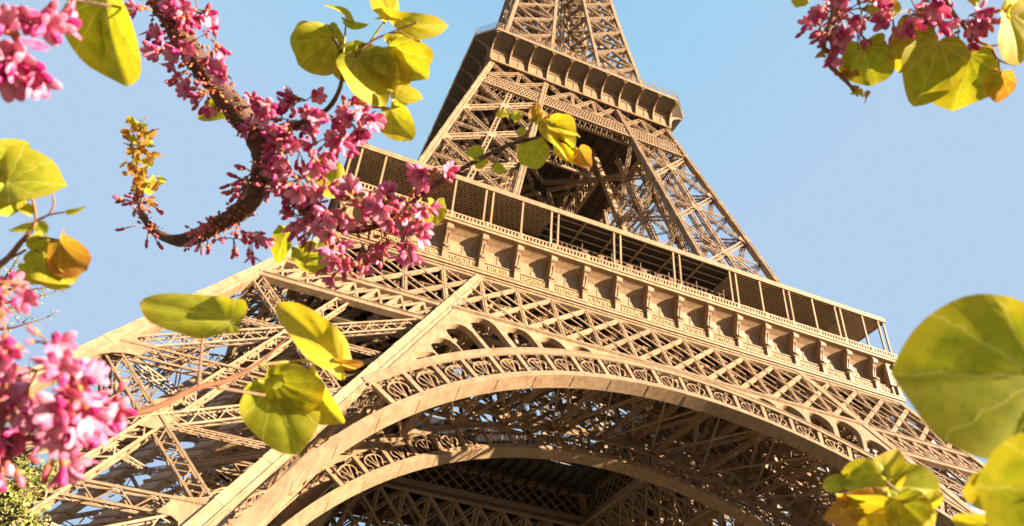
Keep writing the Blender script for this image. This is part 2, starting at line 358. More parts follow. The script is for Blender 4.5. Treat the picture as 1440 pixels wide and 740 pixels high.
# ---- decorative arch -------------------------------------------------------
AZ, AR = 1.586, 39.0
R1, R2, R3 = 39.55, 41.75, 42.55
def AP(th, r, d=0.0): return F(r * math.cos(th), AZ + r * math.sin(th), d)
PITCH = 0.0727
def arc_band(mb, r0, r1, d0, d1, t0, t1, n=90):
    vs = []; fs = []
    for i in range(n + 1):
        th = t0 + (t1 - t0) * i / n
        vs += [AP(th, r0, d0), AP(th, r1, d0), AP(th, r1, d1), AP(th, r0, d1)]
    for i in range(n):
        o = 4 * i
        for k in range(4): fs.append((o + k, o + (k + 1) % 4, o + 4 + (k + 1) % 4, o + 4 + k))
    fs += [(0, 1, 2, 3), (4 * n + 3, 4 * n + 2, 4 * n + 1, 4 * n)]
    mb.add(vs, fs)
TH0 = 0.30
NF = 11
def arch(ybase, depth):
    off = Vector((0, ybase, 0))
    a = MB()
    arc_band(a, AR, R1, .12, .02, TH0, math.pi - TH0)                 # front flange
    arc_band(a, AR, AR + .12, .02, -depth, TH0, math.pi - TH0)        # soffit plate
    arc_band(a, AR, R1, -depth, -depth - .1, TH0, math.pi - TH0)      # rear flange
    tE = 0.765
    arc_band(a, R2, R3, .10, .0, tE, math.pi - tE)                    # upper rim
    arc_band(a, R3 - .14, R3, .18, .10, tE, math.pi - tE); arc_band(a, R2, R2 + .12, .16, .10, tE, math.pi - tE)
    arc_band(a, R3 - .35, R3, -depth, -depth - .1, tE, math.pi - tE)
    # seams in the soffit
    n = 24
    for i in range(1, n):
        th = TH0 + (math.pi - 2 * TH0) * i / n
        a.bar(AP(th, AR - .02, 0.0), AP(th, AR - .02, -depth), .05, .035, AP(th, AR) - AP(th, AR - 1))
    root = a.build('arch', IRON, T)
    for k in range(-NF, NF):
        t0 = math.pi / 2 + k * PITCH; t1 = t0 + PITCH; tc = (t0 + t1) / 2
        f = MB()
        def q(s, r, d=0.0): return AP(tc - s / r, r, d)               # s metres along the ring, r radius
        hw = PITCH * 40.6 / 2
        f.bar(q(-hw + .2, R1, -.08), q(-hw + .2, R2, -.08), .40, .26, NRM)
        c = q(.1, R1 + .98); ax = (q(.6, R1 + .98) - c).normalized(); ay = (q(.1, R1 + 1.5) - c).normalized()
        pts = [c + ax * (.92 * math.cos(R(t))) + ay * (.78 * math.sin(R(t))) for t in range(-50, 231, 20)]
        for i in range(len(pts) - 1): f.bar(pts[i], pts[i + 1], .11, .08, NRM, cap=False)
        foot = q(.1, R1 + .05)
        for an in (52, 90, 128):
            f.bar(foot, c + ax * (.92 * math.cos(R(an))) + ay * (.78 * math.sin(R(an))), .09, .07, NRM)
        for sg in (-1, 1):
            f.ring(q(.1 + sg * .78, R1 + .30), ax, ay, .22, .08, .08, NRM, 0 if sg > 0 else 180, 200 if sg > 0 else 380)
            f.ring(q(.1 + sg * .72, R2 - .26), ax, ay, .18, .07, .08, NRM, 0, 300)
        f.build('fan_panel', IRON, root)
    # spandrel plate with arched openings, each side
    for sg in (-1, 1):
        def xB(z): return -(V(z)) + 0.15                              # leg's inner edge
        lo = None
        ths = []
        th = math.pi - .5
        loop = []
        # circle part, from the leg up towards the crown
        t = math.pi - .45; circ = []
        while t > math.pi / 2 + .05:
            x, z = R3 * math.cos(t), AZ + R3 * math.sin(t)
            if x > xB(z) and z < ZM - .12: circ.append((x, z))
            t -= .008
        zi = circ[0][1]
        loop = [(xB(ZM), ZM)] + [(xB(zi), zi)] + circ + [(circ[-1][0] + .3, ZM)]
        holes = []
        for tc in (1.815, 1.886, 1.957, 2.028, 2.096, 2.158, 2.216):
            hw = .0665 * 43.5 / 2 - .2
            def lim(s):
                t = tc - s / R3; u = Vector((math.cos(t), math.sin(t))); r = R3
                while r < 60:
                    x, z = r * u.x, AZ + r * u.y
                    if z > ZM - .2 or x < xB(z) + .7: break
                    r += .04
                return r
            N = 13; ss = [-hw + 2 * hw * i / (N - 1) for i in range(N)]; L = [lim(s) for s in ss]
            hc = min(max(L), 60) - R3
            mn = min(L)
            if hc < .45: continue
            rb = R3 + .06; a_ = hw
            for _ in range(8):
                hm = min(l_ - .12 - R3 + a_ - a_ * math.sqrt(max(0, 1 - (s_ / hw) ** 2)) for s_, l_ in zip(ss, L))
                if hm >= a_: break
                a_ = max(.25, a_ * .8)
            if hm < .3: continue
            top = [R3 + hm - a_ + a_ * math.sqrt(max(0, 1 - (s_ / hw) ** 2)) for s_ in ss]
            # keep the part where the opening has height
            idx = [i for i in range(N) if top[i] > rb + .08]
            if len(idx) < 4: continue
            bot = [(ss[i], rb) for i in idx]; tp = [(ss[i], top[i]) for i in reversed(idx)]
            hole = []
            for s, r in bot + tp:
                t = tc - s / R3; hole.append((r * math.cos(t), AZ + r * math.sin(t)))
            # drop coincident
            holes.append(hole)
        P3 = lambda pts: [F(sg * -p[0], p[1], -.02) for p in pts]
        sp = MB(); sp.prism(P3(loop), NRM * -.55, [P3(h) for h in holes])
        sp.build('spandrel', IRON, root)
    for o in [root] + list(root.children):
        pass
    return root
def shift_copy(root, dy, name=None):
    """same part moved inwards (own meshes so that rotations stay about the tower axis)"""
    me = root.data.copy(); me.transform(Matrix.Translation((0, dy, 0))); r = link(root.name.split('.')[0], me, T)
    for ch in list(root.children):
        m2 = ch.data.copy(); m2.transform(Matrix.Translation((0, dy, 0))); link(ch.name.split('.')[0], m2, r)
    return r
a_out = arch(0, 1.15)
a_in = shift_copy(a_out, LEGW)
for k in (1, 2, 3): part_copy(a_out, T, k * math.pi / 2); part_copy(a_in, T, k * math.pi / 2)

# ---- belt girder -----------------------------------------------------------
STEP = 35.35 * 2 / 18
def lamps(mb, p, q, n, off, pitch=.62, s=.15):
    p = Vector(p); q = Vector(q); L = (q - p).length; k = int(L / pitch); n = Vector(n).normalized(); sd_ = (q - p).normalized().cross(n)
    for i in range(1, k):
        m = p.lerp(q, i / k) + n * off
        for e in ((-.5 if i % 2 else .5),):
            mb.bar(m + sd_ * e * .5 - n * .09, m + sd_ * e * .5 + n * .09, s, s, sd_)
def belt(dy, full):
    O = Vector((0, dy, 0))
    def P(x, z, d=0.0): return F(x, z, d) + O
    b = MB()
    wT, wM, wL = W(ZT), W(ZM), W(ZL)
    b.bar(P(-wT + .5, ZT - .28, -.3), P(wT - .5, ZT - .28, -.3), .5, .6, NRM)
    b.bar(P(-wT + .5, ZT - .28, -2.4), P(wT - .5, ZT - .28, -2.4), .4, .4, NRM)
    b.bar(P(-V(ZM) , ZM + .3, -.35), P(V(ZM), ZM + .3, -.35), .66, .8, NRM)
    b.bar(P(-V(ZM), ZM + .18, .09), P(V(ZM), ZM + .18, .09), .1, .08, NRM)
    b.bar(P(-V(ZM), ZM + .3, -2.4), P(V(ZM), ZM + .3, -2.4), .4, .4, NRM)
    for s in (-1, 1):
        for z, hgt in ((ZM, .55), (ZL, .55)):
            b.bar(P(s * (W(z) - .4), z, -.3), P(s * (V(z) + .5), z, -.3), hgt, .6, NRM)
            b.bar(P(s * (W(z) - .4), z + .32, .03), P(s * (V(z) + .5), z + .32, .03), .1, .12, NRM)
            b.bar(P(s * (W(z) - .4), z, -2.2), P(s * (V(z) + .5), z, -2.2), .35, .35, NRM)
    root = b.build('belt_girder', IRON, T)
    def clip(x0, z0, x1, z1, inside):
        ts = [i / 60 for i in range(61) if inside(x0 + (x1 - x0) * i / 60, z0 + (z1 - z0) * i / 60)]
        if len(ts) < 6: return None
        a, c = ts[0], ts[-1]; return (x0 + (x1 - x0) * a, z0 + (z1 - z0) * a, x0 + (x1 - x0) * c, z0 + (z1 - z0) * c)
    cen = lambda x, z: abs(x) < V(z) + .1
    lf = lambda x, z: -W(z) + .5 < x < -V(z) - .5
    rt = lambda x, z: V(z) + .5 < x < W(z) - .5
    for i in range(-2, 20):
        x = -35.35 + i * STEP
        for zone in (cen, lf, rt):
            c = clip(x, ZM + .3, x, ZT - .4, zone)
            if c:
                m = MB(); p, q = P(c[0], c[1], -.3), P(c[2], c[3], -.3)
                m.bar(p + NRM * .05, q + NRM * .05, .44, .5, NRM); m.bar(p + NRM * .32, q + NRM * .32, .1, .06, NRM)
                m.bar(P(c[0], c[1], -2.3), P(c[2], c[3], -2.3), .3, .3, NRM)
                lamps(m, p, q, NRM, .3, .8, .12); m.build('belt_post', IRON, root)
    for zone in (cen, lf, rt):
        for i in range(-5, 22):
            x = -35.35 + i * STEP
            c = clip(x, ZM + .3, x + 2 * STEP, ZT - .4, zone)
            if c:
                m = MB(); p, q = P(c[0], c[1], -.12), P(c[2], c[3], -.12); m.bar(p, q, .50, .2, NRM); m.bar(p + NRM * .05, q + NRM * .05, .12, .16, NRM)
                m.bar(P(c[0], c[1], -2.3), P(c[2], c[3], -2.3), .3, .2, NRM); m.build('belt_diagonal', IRON, root)
            c = clip(x + 2 * STEP, ZM + .3, x, ZT - .4, zone)
            if c:
                m = MB(); p, q = P(c[0], c[1], -.02), P(c[2], c[3], -.02); m.bar(p, q, .2, .12, NRM); lamps(m, p, q, NRM, .1, .8, .12); m.bar(P(c[0], c[1], -.55), P(c[2], c[3], -.55), .18, .12, NRM)
                m.bar(P(c[0], c[1], -2.2), P(c[2], c[3], -2.2), .2, .2, NRM); m.build('belt_tie', IRON, root)
    # narrow lattice strip between the two lower chords, on the legs
    for sgn in (-1, 1):
        m = MB(); n = 7
        for i in range(n):
            def X(t, z): return sgn * (W(z) - .6 + (V(z) + .6 - W(z) + .6) * t)
            for e in ((0, 1), (1, 0)):
                t0, t1 = (i + e[0]) / n, (i + e[1]) / n
                m.bar(P(X(t0, ZL), ZL + .2, -.2), P(X(t1, ZM), ZM - .2, -.2), .2, .15, NRM); m.bar(P(X((t0 + .5 / n) % 1, ZL), ZL + .2, -.4), P(X(min(1, max(0, t1 + .5 / n)), ZM), ZM - .2, -.4), .12, .12, NRM) if t0 + .5 / n < 1 else None
            m.bar(P(X(i / n, ZL), ZL + .2, -.25), P(X(i / n, ZM), ZM - .2, -.25), .26, .3, NRM)
        m.build('lattice_strip', IRON, root)
    return root
b_out = belt(0, True); b_in = belt(LEGW, False)
for k in (1, 2, 3): part_copy(b_out, T, k * math.pi / 2); part_copy(b_in, T, k * math.pi / 2)

# inner ring girder under the first floor (its chord and upper lattice) and ties between the arch planes
ig = MB(); hI = 19.0
ig.mitre(hI + .5, hI - .5, 52.0, 52.9)
ig.mitre(hI + .3, hI - .3, 56.3, 56.9)
for i in range(-9, 9):
    x = i * 2.1
    ig.bar((x, -hI, 52.9), (x + 4.2 if x + 4.2 < hI else hI, -hI, 56.4), .22, .2, (0, 1, 0)); ig.bar((x, -hI - .2, 56.4), (min(x + 4.2, hI), -hI - .2, 52.9), .18, .2, (0, 1, 0))
r_ig = ig.build('ring_girder', IRON, T)
for k in (1, 2, 3): part_copy(r_ig, T, k * math.pi / 2)
tb = MB()
for zz, st in ((44.6, 7.86), (51.0, 7.86)):
    n = 5; xs = [-19.6 + i * 7.86 for i in range(6)]
    ya, yb = -W(zz) + .8, -V(zz) - .6
    for i in range(5):
        tb.bar((xs[i], ya, zz), (xs[i + 1], yb, zz), .42, .3, (0, 0, 1)); tb.bar((xs[i + 1], ya, zz + .5), (xs[i], yb, zz + .5), .42, .3, (0, 0, 1))
    for x in xs: lattice(tb, (x, ya, zz), (x, yb, zz), .5, .6, (0, 0, 1), .1, .06, .8)
for i in range(6):
    x = -19.6 + i * 7.86
    for ya, yb in ((-W(44.6) + .8, -V(51) - .6), (-V(44.6) - .6, -W(51) + .8)):
        lattice(tb, (x, ya, 44.6), (x, yb, 51.2), .4, .4, (1, 0, 0), .09, .05, .7)
r_tb = tb.build('cross_tie', IRON, T)
for k in (1, 2, 3): part_copy(r_tb, T, k * math.pi / 2)
# struts joining the two arch rings
st = MB()
for k in range(-10, 11, 2):
    th = math.pi / 2 + k * PITCH
    lattice(st, AP(th, R3 - .3, -1.2), AP(th, R3 - .3) + Vector((0, LEGW, 0)), .5, .5, (0, 0, 1), .1, .06, .8)
    if k < 10:
        t2 = th + 2 * PITCH
        st.bar(AP(th, R3 - .3, -1.2), AP(t2, R3 - .3) + Vector((0, LEGW, 0)), .16, .16, (0, 0, 1)); st.bar(AP(t2, R3 - .3, -1.2), AP(th, R3 - .3) + Vector((0, LEGW, 0)), .16, .16, (0, 0, 1))
r_st = st.build('arch_tie', IRON, T)
for k in (1, 2, 3): part_copy(r_st, T, k * math.pi / 2)

# ---- first floor -----------------------------------------------------------
HV, HB = 14.6, 10.8
fl = MB()
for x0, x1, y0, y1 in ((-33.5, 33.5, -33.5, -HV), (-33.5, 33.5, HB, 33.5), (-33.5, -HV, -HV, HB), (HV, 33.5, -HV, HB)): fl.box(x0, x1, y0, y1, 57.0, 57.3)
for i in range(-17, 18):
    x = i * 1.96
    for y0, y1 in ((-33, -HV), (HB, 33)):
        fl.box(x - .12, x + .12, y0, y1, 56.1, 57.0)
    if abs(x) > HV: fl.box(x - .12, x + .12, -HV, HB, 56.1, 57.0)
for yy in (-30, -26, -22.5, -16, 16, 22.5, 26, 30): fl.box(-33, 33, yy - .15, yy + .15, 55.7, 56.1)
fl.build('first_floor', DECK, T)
vb = MB()
ring_ = [(-HV, -HV), (HV, -HV), (HV, HB)] + [(HV - 2 * HV * k / 12, HB - .9 * math.sin(math.pi * k / 12)) for k in range(1, 12)] + [(-HV, HB), (-HV, -HV)]
for (xa, ya), (xb, yb) in zip(ring_, ring_[1:]):
    nseg = max(1, int(math.hypot(xb - xa, yb - ya) / 2.4))
    for k in range(nseg):
        p = Vector((lerp_(xa, xb, k / nseg), lerp_(ya, yb, k / nseg), 57.3)); q = Vector((lerp_(xa, xb, (k + 1) / nseg), lerp_(ya, yb, (k + 1) / nseg), 57.3))
        o = Vector((-p.x, -p.y, 0)).normalized() * .5 + Vector((0, 0, 2.2)); d_ = (q - p).normalized() * .06
        vb.bar(p, p + o, .09, .09, (1, 0, 0)); vb.bar(p + o, q + o, .09, .09, (0, 0, 1))
        vb.add([p + d_, q - d_, q - d_ + o * .97, p + d_ + o * .97], [(0, 1, 2, 3)], 1)
vb.build('void_barrier', [IRON, GLASS], T)

# frieze: curved panel wall, name band, cornice, consoles, lettering
PRO = [(-34.55, 52.6), (-34.5, 53.95), (-34.0, 54.0), (-33.8, 54.8), (-33.78, 55.5), (-33.9, 56.1), (-34.3, 56.6), (-34.8, 57.0), (-35.3, 57.3)]
fz = MB(); fz.smooth = False
vs = []; fs = []
for y, z in PRO: vs += [(y, y, z), (-y, y, z)]
for i in range(len(PRO) - 1): fs.append((2 * i, 2 * i + 1, 2 * i + 3, 2 * i + 2))
fz.add(vs, fs)
for i in range(18):                                   # joint strip in the middle of every bay, fine mouldings
    x = -35.35 + (i + .5) * STEP
    if abs(x) < 34.2:
        for j in range(2, 5): fz.bar((x, PRO[j][0] - .02, PRO[j][1]), (x, PRO[j + 1][0] - .02, PRO[j + 1][1]), .07, .06, (0, 1, 0), cap=False)
    for e in (-1.25, -.45, .45, 1.25):
        if abs(x + e) < 34: fz.bar((x + e, -34.6, 52.72), (x + e, -34.6, 52.9), .2, .2, (0, 1, 0))
fz.mitre(34.62, 34.45, 53.9, 54.02); fz.mitre(34.5, 33.7, 53.9, 53.99); fz.box(-34.8, -33.7, -34.8, -33.7, 52.62, 57.29)
root_f = fz.build('frieze', FRZ, T)
cn = MB(); cn.mitre(35.05, 34.2, 52.15, 52.6); cn.mitre(34.86, 34.2, 51.92, 52.148); cn.mitre(35.14, 34.4, 52.452, 52.62)
cn.build('cornice', FRZ, root_f)
def console_mesh():
    m = MB(); hw = .25
    def sl(prof, x0, x1): m.prism([(x0, y, z) for y, z in prof], (x1 - x0, 0, 0))
    sl([(-34.3, 52.62), (-34.86, 52.62), (-34.86, 53.85), (-34.92, 53.9), (-34.92, 54.05), (-34.3, 54.05)], -hw - .05, hw + .05)
    sl([(-33.4, 54.05), (-34.66, 54.05), (-34.58, 54.5), (-34.62, 55.0), (-34.76, 55.6), (-34.98, 56.1), (-35.2, 56.4), (-35.2, 57.3), (-33.4, 57.3)], -hw, hw)
    for x0, x1, r in ((-hw - .1, hw + .1, .42), (-hw - .16, hw + .16, .26)):
        cy, cz = -35.02, 56.72
        sl([(cy - r * math.cos(2 * math.pi * i / 14), cz + r * math.sin(2 * math.pi * i / 14)) for i in range(14)], x0, x1)
    for xx in (-.15, .15):                            # fluting down the front
        pts = [(-34.6, 54.6), (-34.64, 55.0), (-34.78, 55.6), (-35.0, 56.05)]
        for i in range(3): m.bar((xx, *pts[i]), (xx, *pts[i + 1]), .1, .1, (0, 1, 0), cap=False)
    sl([(-34.98 - .16 * math.cos(2 * math.pi * i / 8), 54.3 + .16 * math.sin(2 * math.pi * i / 8)) for i in range(8)], -.2, .2)
    sl([(-34.3, 54.05), (-34.95, 54.05), (-34.95, 54.12), (-34.3, 54.12)], -hw - .12, hw + .12)
    sl([(-34.3, 54.52), (-34.9, 54.52), (-34.9, 54.62), (-34.3, 54.62)], -hw - .08, hw + .08)
    return m.mesh('console', FRZ)
cm = console_mesh()
for i in range(1, 18): link('console', cm, root_f).location.x = -35.35 + i * STEP
for e in (-34.75, 34.75): link('console', cm, root_f).location.x = e
for k in (1, 2, 3): part_copy(root_f, T, k * math.pi / 2)
NAMES = ['SEGUIN', 'LALANDE', 'TRESCA', 'PONCELET', 'BRESSE', 'LAGRANGE', 'BELANGER', 'CUVIER', 'LAPLACE', 'DULONG', 'CHASLES', 'LAVOISIER', 'AMPERE', 'CHEVREUL', 'FLACHAT', 'NAVIER', 'LEGENDRE', 'CHAPTAL']
for i, nm in enumerate(NAMES):
    cu = bpy.data.curves.new('lettering', 'FONT'); cu.body = nm; cu.size = .78; cu.extrude = .03; cu.align_x = 'CENTER'; cu.align_y = 'CENTER'
    to = bpy.data.objects.new('lettering_curve', cu); COL.objects.link(to)
    bpy.context.view_layer.update()
    me = bpy.data.meshes.new_from_object(to.evaluated_get(bpy.context.evaluated_depsgraph_get())); COL.objects.unlink(to); bpy.data.objects.remove(to)
    me.materials.clear(); me.materials.append(GOLD)
    wd = max(v.co.x for v in me.vertices) * 2; sc = min(1, 2.75 / wd)
    o = link('lettering', me, root_f); o.rotation_euler = (R(90), 0, 0); o.scale = (sc, 1, 1); o.location = (-35.35 + (i + .5) * STEP, -34.57, 53.40)
# gallery ledge and balustrade
bl = MB()
bl.mitre(35.5, 33.6, 57.3, 57.62); bl.mitre(35.62, 33.6, 57.623, 57.86)
bl.mitre(35.41, 35.21, 58.52, 58.68)
nb = 176
for i in range(nb + 1):
    x = -35.3 + 70.6 * i / nb
    bl.bar((x, -35.31, 57.86), (x, -35.31, 58.52), .17, .15, (0, 1, 0), cap=False)
for i in range(0, 19):
    x = max(-35.2, min(35.2, -35.35 + i * STEP))
    bl.box(x - .17, x + .17, -35.42, -35.2, 57.86, 58.74)
bo = bl.build('balustrade', FRZ, T)
for k in (1, 2, 3): part_copy(bo, T, k * math.pi / 2)
# roof ring with louvred ceiling, posts, mesh screens, pavilion
ZR0, ZR1 = 63.62, 64.28; HR = 35.19; DI = 29.55
rf = MB()
def ringbox(h0, h1, z0, z1, mi=0):
    rf.box(-h0, h0, -h0, -h1, z0, z1, mi); rf.box(-h0, h0, h1, h0, z0, z1, mi); rf.box(-h0, -h1, -h1, h1, z0, z1, mi); rf.box(h1, h0, -h1, h1, z0, z1, mi)
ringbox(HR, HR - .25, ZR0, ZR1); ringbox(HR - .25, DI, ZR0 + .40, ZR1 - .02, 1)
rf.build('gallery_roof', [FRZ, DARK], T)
n = 13
for xa, xb in ((-HR + .3, -11.9), (11.9, HR - .3)):
  lv = MB()
  for i in range(n):
    y = -HR + .45 + i * (HR - .45 - DI) / n
    lv.bar((xa, y, ZR0 + .14), (xb, y, ZR0 + .14), .16, .2, (0, .35, 1), cap=False)
  for x in (xa + .1, (xa + xb) / 2, xb - .1): lv.bar((x, -HR + .3, ZR0 + .26), (x, -DI, ZR0 + .26), .14, .14, (0, 0, 1))
  lo_ = lv.build('ceiling_louvre', LOUV, T)
  for k in (1, 2, 3): part_copy(lo_, T, k * math.pi / 2)
cb = MB()
for i in range(7, 12):
    x = -35.35 + i * STEP; cb.bar((x, -HR + .3, ZR0 + .22), (x, -DI, ZR0 + .22), .16, .3, (0, 0, 1))
for y in (-34.2, -33.0, -31.8, -30.6): cb.bar((-11.8, y, ZR0 + .25), (11.8, y, ZR0 + .25), .1, .16, (0, 0, 1))
cb.build('ceiling_beam', LOUV, T)
sc_ = MB()
for (xa, xb) in ((-35, -11.8),):
    p = .62; k = 0; x = xa - 6
    while x < xb:
        for sg in (1, -1):
            x0, x1 = (x, x + 6) if sg == 1 else (x + 6, x)
            y0, y1 = -HR + .35, DI * -1
            # clip to the bay range
            t0, t1 = 0.0, 1.0
            dx = x1 - x0
            for lim, s in ((xa, 1), (xb, -1)):
                ta = (lim - x0) / dx
                if (dx > 0) == (s == 1): t0 = max(t0, ta)
                else: t1 = min(t1, ta)
            if t1 > t0: sc_.bar((x0 + dx * t0, y0 + (y1 - y0) * t0, ZR0 - .02 - .03 * (sg > 0)), (x0 + dx * t1, y0 + (y1 - y0) * t1, ZR0 - .02 - .03 * (sg > 0)), .08, .03, (0, 0, 1), cap=False)
        x += p
sc_.build('ceiling_mesh', LOUV, T)
def post(x, y=-34.95, w_=.2): 
    m = MB(); m.bar((x, y, 57.86), (x, y, ZR0), w_, .22, (0, 1, 0)); return m
for i in range(2, 18, 2):
    x = -35.35 + i * STEP
    for e in (-.42, .42): post(x + e).build('roof_post', FRZ, T)
for i in (1, 3, 5, 13, 15, 17):
    x = -35.35 + i * STEP; post(x + (.0 if i < 9 else 0)).build('roof_post', FRZ, T)
for x in (-34.95, -34.0, 34.0, 34.9): post(x).build('roof_post', FRZ, T)
for k in (1, 2, 3):
    for i in range(2, 18, 2):
        for e in (-.42, .42): post(-35.35 + i * STEP + e).build('roof_post', FRZ, T, k * math.pi / 2)
    post(34.9).build('roof_post', FRZ, T, k * math.pi / 2)
pv = MB()
pv.box(-14.2, 14.2, -30.4, -30.2, 57.3, ZR0 + .38, 1)
for i in range(19): x = -14.1 + i * 28.2 / 18; pv.bar((x, -30.45, 57.3), (x, -30.45, ZR0 + .3), .1, .12, (0, 1, 0))
for z in (58.5, 60.4): pv.bar((-14.1, -30.46, z), (14.1, -30.46, z), .08, .1, (0, 1, 0))
pv.box(-14.2, 14.2, -30.2, -20.5, ZR0, ZR0 + .5, 2)
po = pv.build('pavilion', [IRON, GLASS, DARK], T)
for k in (1, 2, 3): part_copy(po, T, k * math.pi / 2)
rl = MB()
for i in range(37):
    x = -11.4 + i * 22.8 / 36; rl.bar((x, -33.4, 57.3), (x, -33.4, 61.9 if i % 6 == 0 else 61.1), .06, .06, (0, 1, 0))
for z in (60.6, 61.1): rl.bar((-11.4, -33.4, z), (11.4, -33.4, z), .05, .05, (0, 0, 1))
for i in range(7, 28, 3): rl.box(-11.4 + i * 22.8 / 36 - .4, -11.4 + i * 22.8 / 36 + .4, -33.2, -32.7, 57.3, 61.3)
ro = rl.build('inner_rail', RAIL, T)

# ---- upper legs between the platforms -------------------------------------
def lerp(a, b, t): return a + (b - a) * t
def UW(z): t = (z - 63) / 47.545; return lerp(29.3, 16.83, t) - .9 * t * (1 - t) * 0.6
def UV_(z): t = (z - 63) / 47.545; return lerp(15.147, 6.283, t) - .5 * t * (1 - t)
ULEV = [58.0, 61.3, 71.5, 81.6, 91.8, 102.0]
up = leg('upper_pillar', UW, UV_, ULEV, .85, 57.3, 110.4, .7, .7, rails=False, hz=False, gs=.5)
for k in (1, 2, 3): part_copy(up, T, k * math.pi / 2)
UN = Vector((0, -1, .262)).normalized()
def UF(x, z, d=0): return Vector((x, -UW(z), z)) + UN * d
ub = MB()
for z in (102.0, 105.2): ub.bar(UF(-UW(z) + .4, z, -.15), UF(UW(z) - .4, z, -.15), .28, .4, UN); ub.bar(UF(-UW(z) + .4, z, -1.6), UF(UW(z) - .4, z, -1.6), .25, .3, UN)
n = 36
for i in range(n):
    def X(t, z): return (-UW(z) + .5) + 2 * (UW(z) - .5) * t
    for a, b in ((0, 1), (1, 0)):
        for dd in (-.1, -1.6): ub.bar(UF(X((i + a) / n, 102), 102.1, dd), UF(X((i + b) / n, 105.2), 105.1, dd), .13, .1, UN, cap=False)
        if i < n - 1: ub.bar(UF(X((i + a + .5) / n, 102), 102.1, -.12), UF(X((i + b + .5) / n, 105.2), 105.1, -.12), .13, .1, UN, cap=False)
for x0a, x1a, k in ((-1, -.39, 2), (-.36, .36, 3), (.39, 1, 2)):
    for i in range(k):
        ta, tb_ = lerp(x0a, x1a, i / k), lerp(x0a, x1a, (i + 1) / k)
        for a, b in ((ta, tb_), (tb_, ta)):
            lattice(ub, UF(a * (UW(105.2) - .5), 105.3, -.3), UF(b * (UW(110.3) - .5), 110.2, -.3), .6, .5, UN, .11, .06, .6)
        if i: lattice(ub, UF(ta * (UW(105.2) - .5), 105.3, -.3), UF(ta * (UW(110.3) - .5), 110.2, -.3), .5, .5, UN, .11, .06, .6)
uo = ub.build('upper_belt', IRON, T)
for k in (1, 2, 3): part_copy(uo, T, k * math.pi / 2)

nb_ = MB()
def NF_(x, z): return Vector((x, -UV_(z), z))
for z in (102.0, 105.2): nb_.bar(NF_(-UV_(z), z), NF_(UV_(z), z), .45, .45, (0, 1, 0))
n = 14
for i in range(n):
    for a, b in ((0, 1), (1, 0)):
        nb_.bar(NF_(UV_(102) * (2 * (i + a) / n - 1), 102), NF_(UV_(105.2) * (2 * (i + b) / n - 1), 105.2), .15, .12, (0, 1, 0), cap=False)
for a, b in ((-1, 0), (0, -1), (0, 1), (1, 0)): lattice(nb_, NF_(a * UV_(105.2), 105.2), NF_(b * UV_(110), 110), .5, .5, (0, 1, 0), .12, .06, .7)
for s_ in (-1, 1): lattice(nb_, NF_(s_ * UV_(102), 102), (0, -1.5, 103.5), .6, .6, (0, 0, 1), .14, .07, .8)
no_ = nb_.build('inner_belt', IRON, T)
for k in (1, 2, 3): part_copy(no_, T, k * math.pi / 2)

# ---- second platform -------------------------------------------------------
H2B, Z2B, H2T, Z2T, CH = 16.9, 110.55, 20.09, 115.2, 17.2
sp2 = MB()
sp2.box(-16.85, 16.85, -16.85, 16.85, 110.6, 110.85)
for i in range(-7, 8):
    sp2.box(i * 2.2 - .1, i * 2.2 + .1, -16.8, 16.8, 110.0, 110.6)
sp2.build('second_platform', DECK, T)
pf = MB()
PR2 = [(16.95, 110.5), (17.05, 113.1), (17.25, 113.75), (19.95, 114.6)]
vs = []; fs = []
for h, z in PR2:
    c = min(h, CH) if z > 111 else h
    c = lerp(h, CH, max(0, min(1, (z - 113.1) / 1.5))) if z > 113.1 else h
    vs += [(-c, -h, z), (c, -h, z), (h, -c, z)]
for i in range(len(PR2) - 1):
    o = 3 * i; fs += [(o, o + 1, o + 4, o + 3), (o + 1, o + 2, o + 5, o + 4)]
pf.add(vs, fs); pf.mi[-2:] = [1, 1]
pf.bar((-16.95, -17.1, 110.52), (16.95, -17.1, 110.52), .3, .35, (0, 1, 0))
pf.bar((-16.9, -17.12, 112.85), (16.9, -17.12, 112.85), .1, .12, (0, 1, 0))
pf.prism([(-CH, -H2T, 114.75), (CH, -H2T, 114.75), (CH, -H2T + .3, 114.75), (-CH, -H2T + .3, 114.75)], (0, 0, .55))
pf.prism([(CH + .003, -H2T + .01, 114.75), (H2T - .01, -CH - .003, 114.75), (H2T - .25, -CH, 114.75), (CH, -H2T + .25, 114.75)], (0, 0, .55))
pf.add([(-CH, -H2T + .2, 115.2), (CH, -H2T + .2, 115.2), (H2T - .2, -CH, 115.2), (H2T - .2, -12, 115.2), (-H2T + .2, -12, 115.2), (-H2T + .2, -CH, 115.2)], [(0, 1, 2, 3, 4, 5)])
for i in range(10):
    x = -15.4 + i * 3.42; 
    pf.bar((x + .0, -17.06, 110.6), (x + .0, -17.1, 112.8), .06, .05, (0, 1, 0), cap=False)
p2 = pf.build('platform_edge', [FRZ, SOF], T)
bm_ = MB()
prof = [(-17.0, 110.65), (-17.35, 110.65), (-17.4, 111.6), (-17.6, 112.6), (-18.1, 113.5), (-18.9, 113.95), (-19.9, 114.3), (-19.9, 114.62), (-17.22, 113.74), (-17.05, 113.1)]
bm_.prism([(-.12, y, z) for y, z in prof], (.24, 0, 0))
for s in (-.3, .3): bm_.box(s - .1, s + .1, -20.0, -19.75, 114.55, 114.75)
bme = bm_.mesh('bracket', FRZ)
for i in range(11): link('bracket', bme, p2).location.x = -17.0 + i * 3.4
rr = MB()
for i in range(70):
    x = -CH + 2 * CH * i / 69; rr.bar((x, -H2T + .15, 115.3), (x, -H2T + .15, 116.9), .05, .05, (0, 1, 0), cap=False)
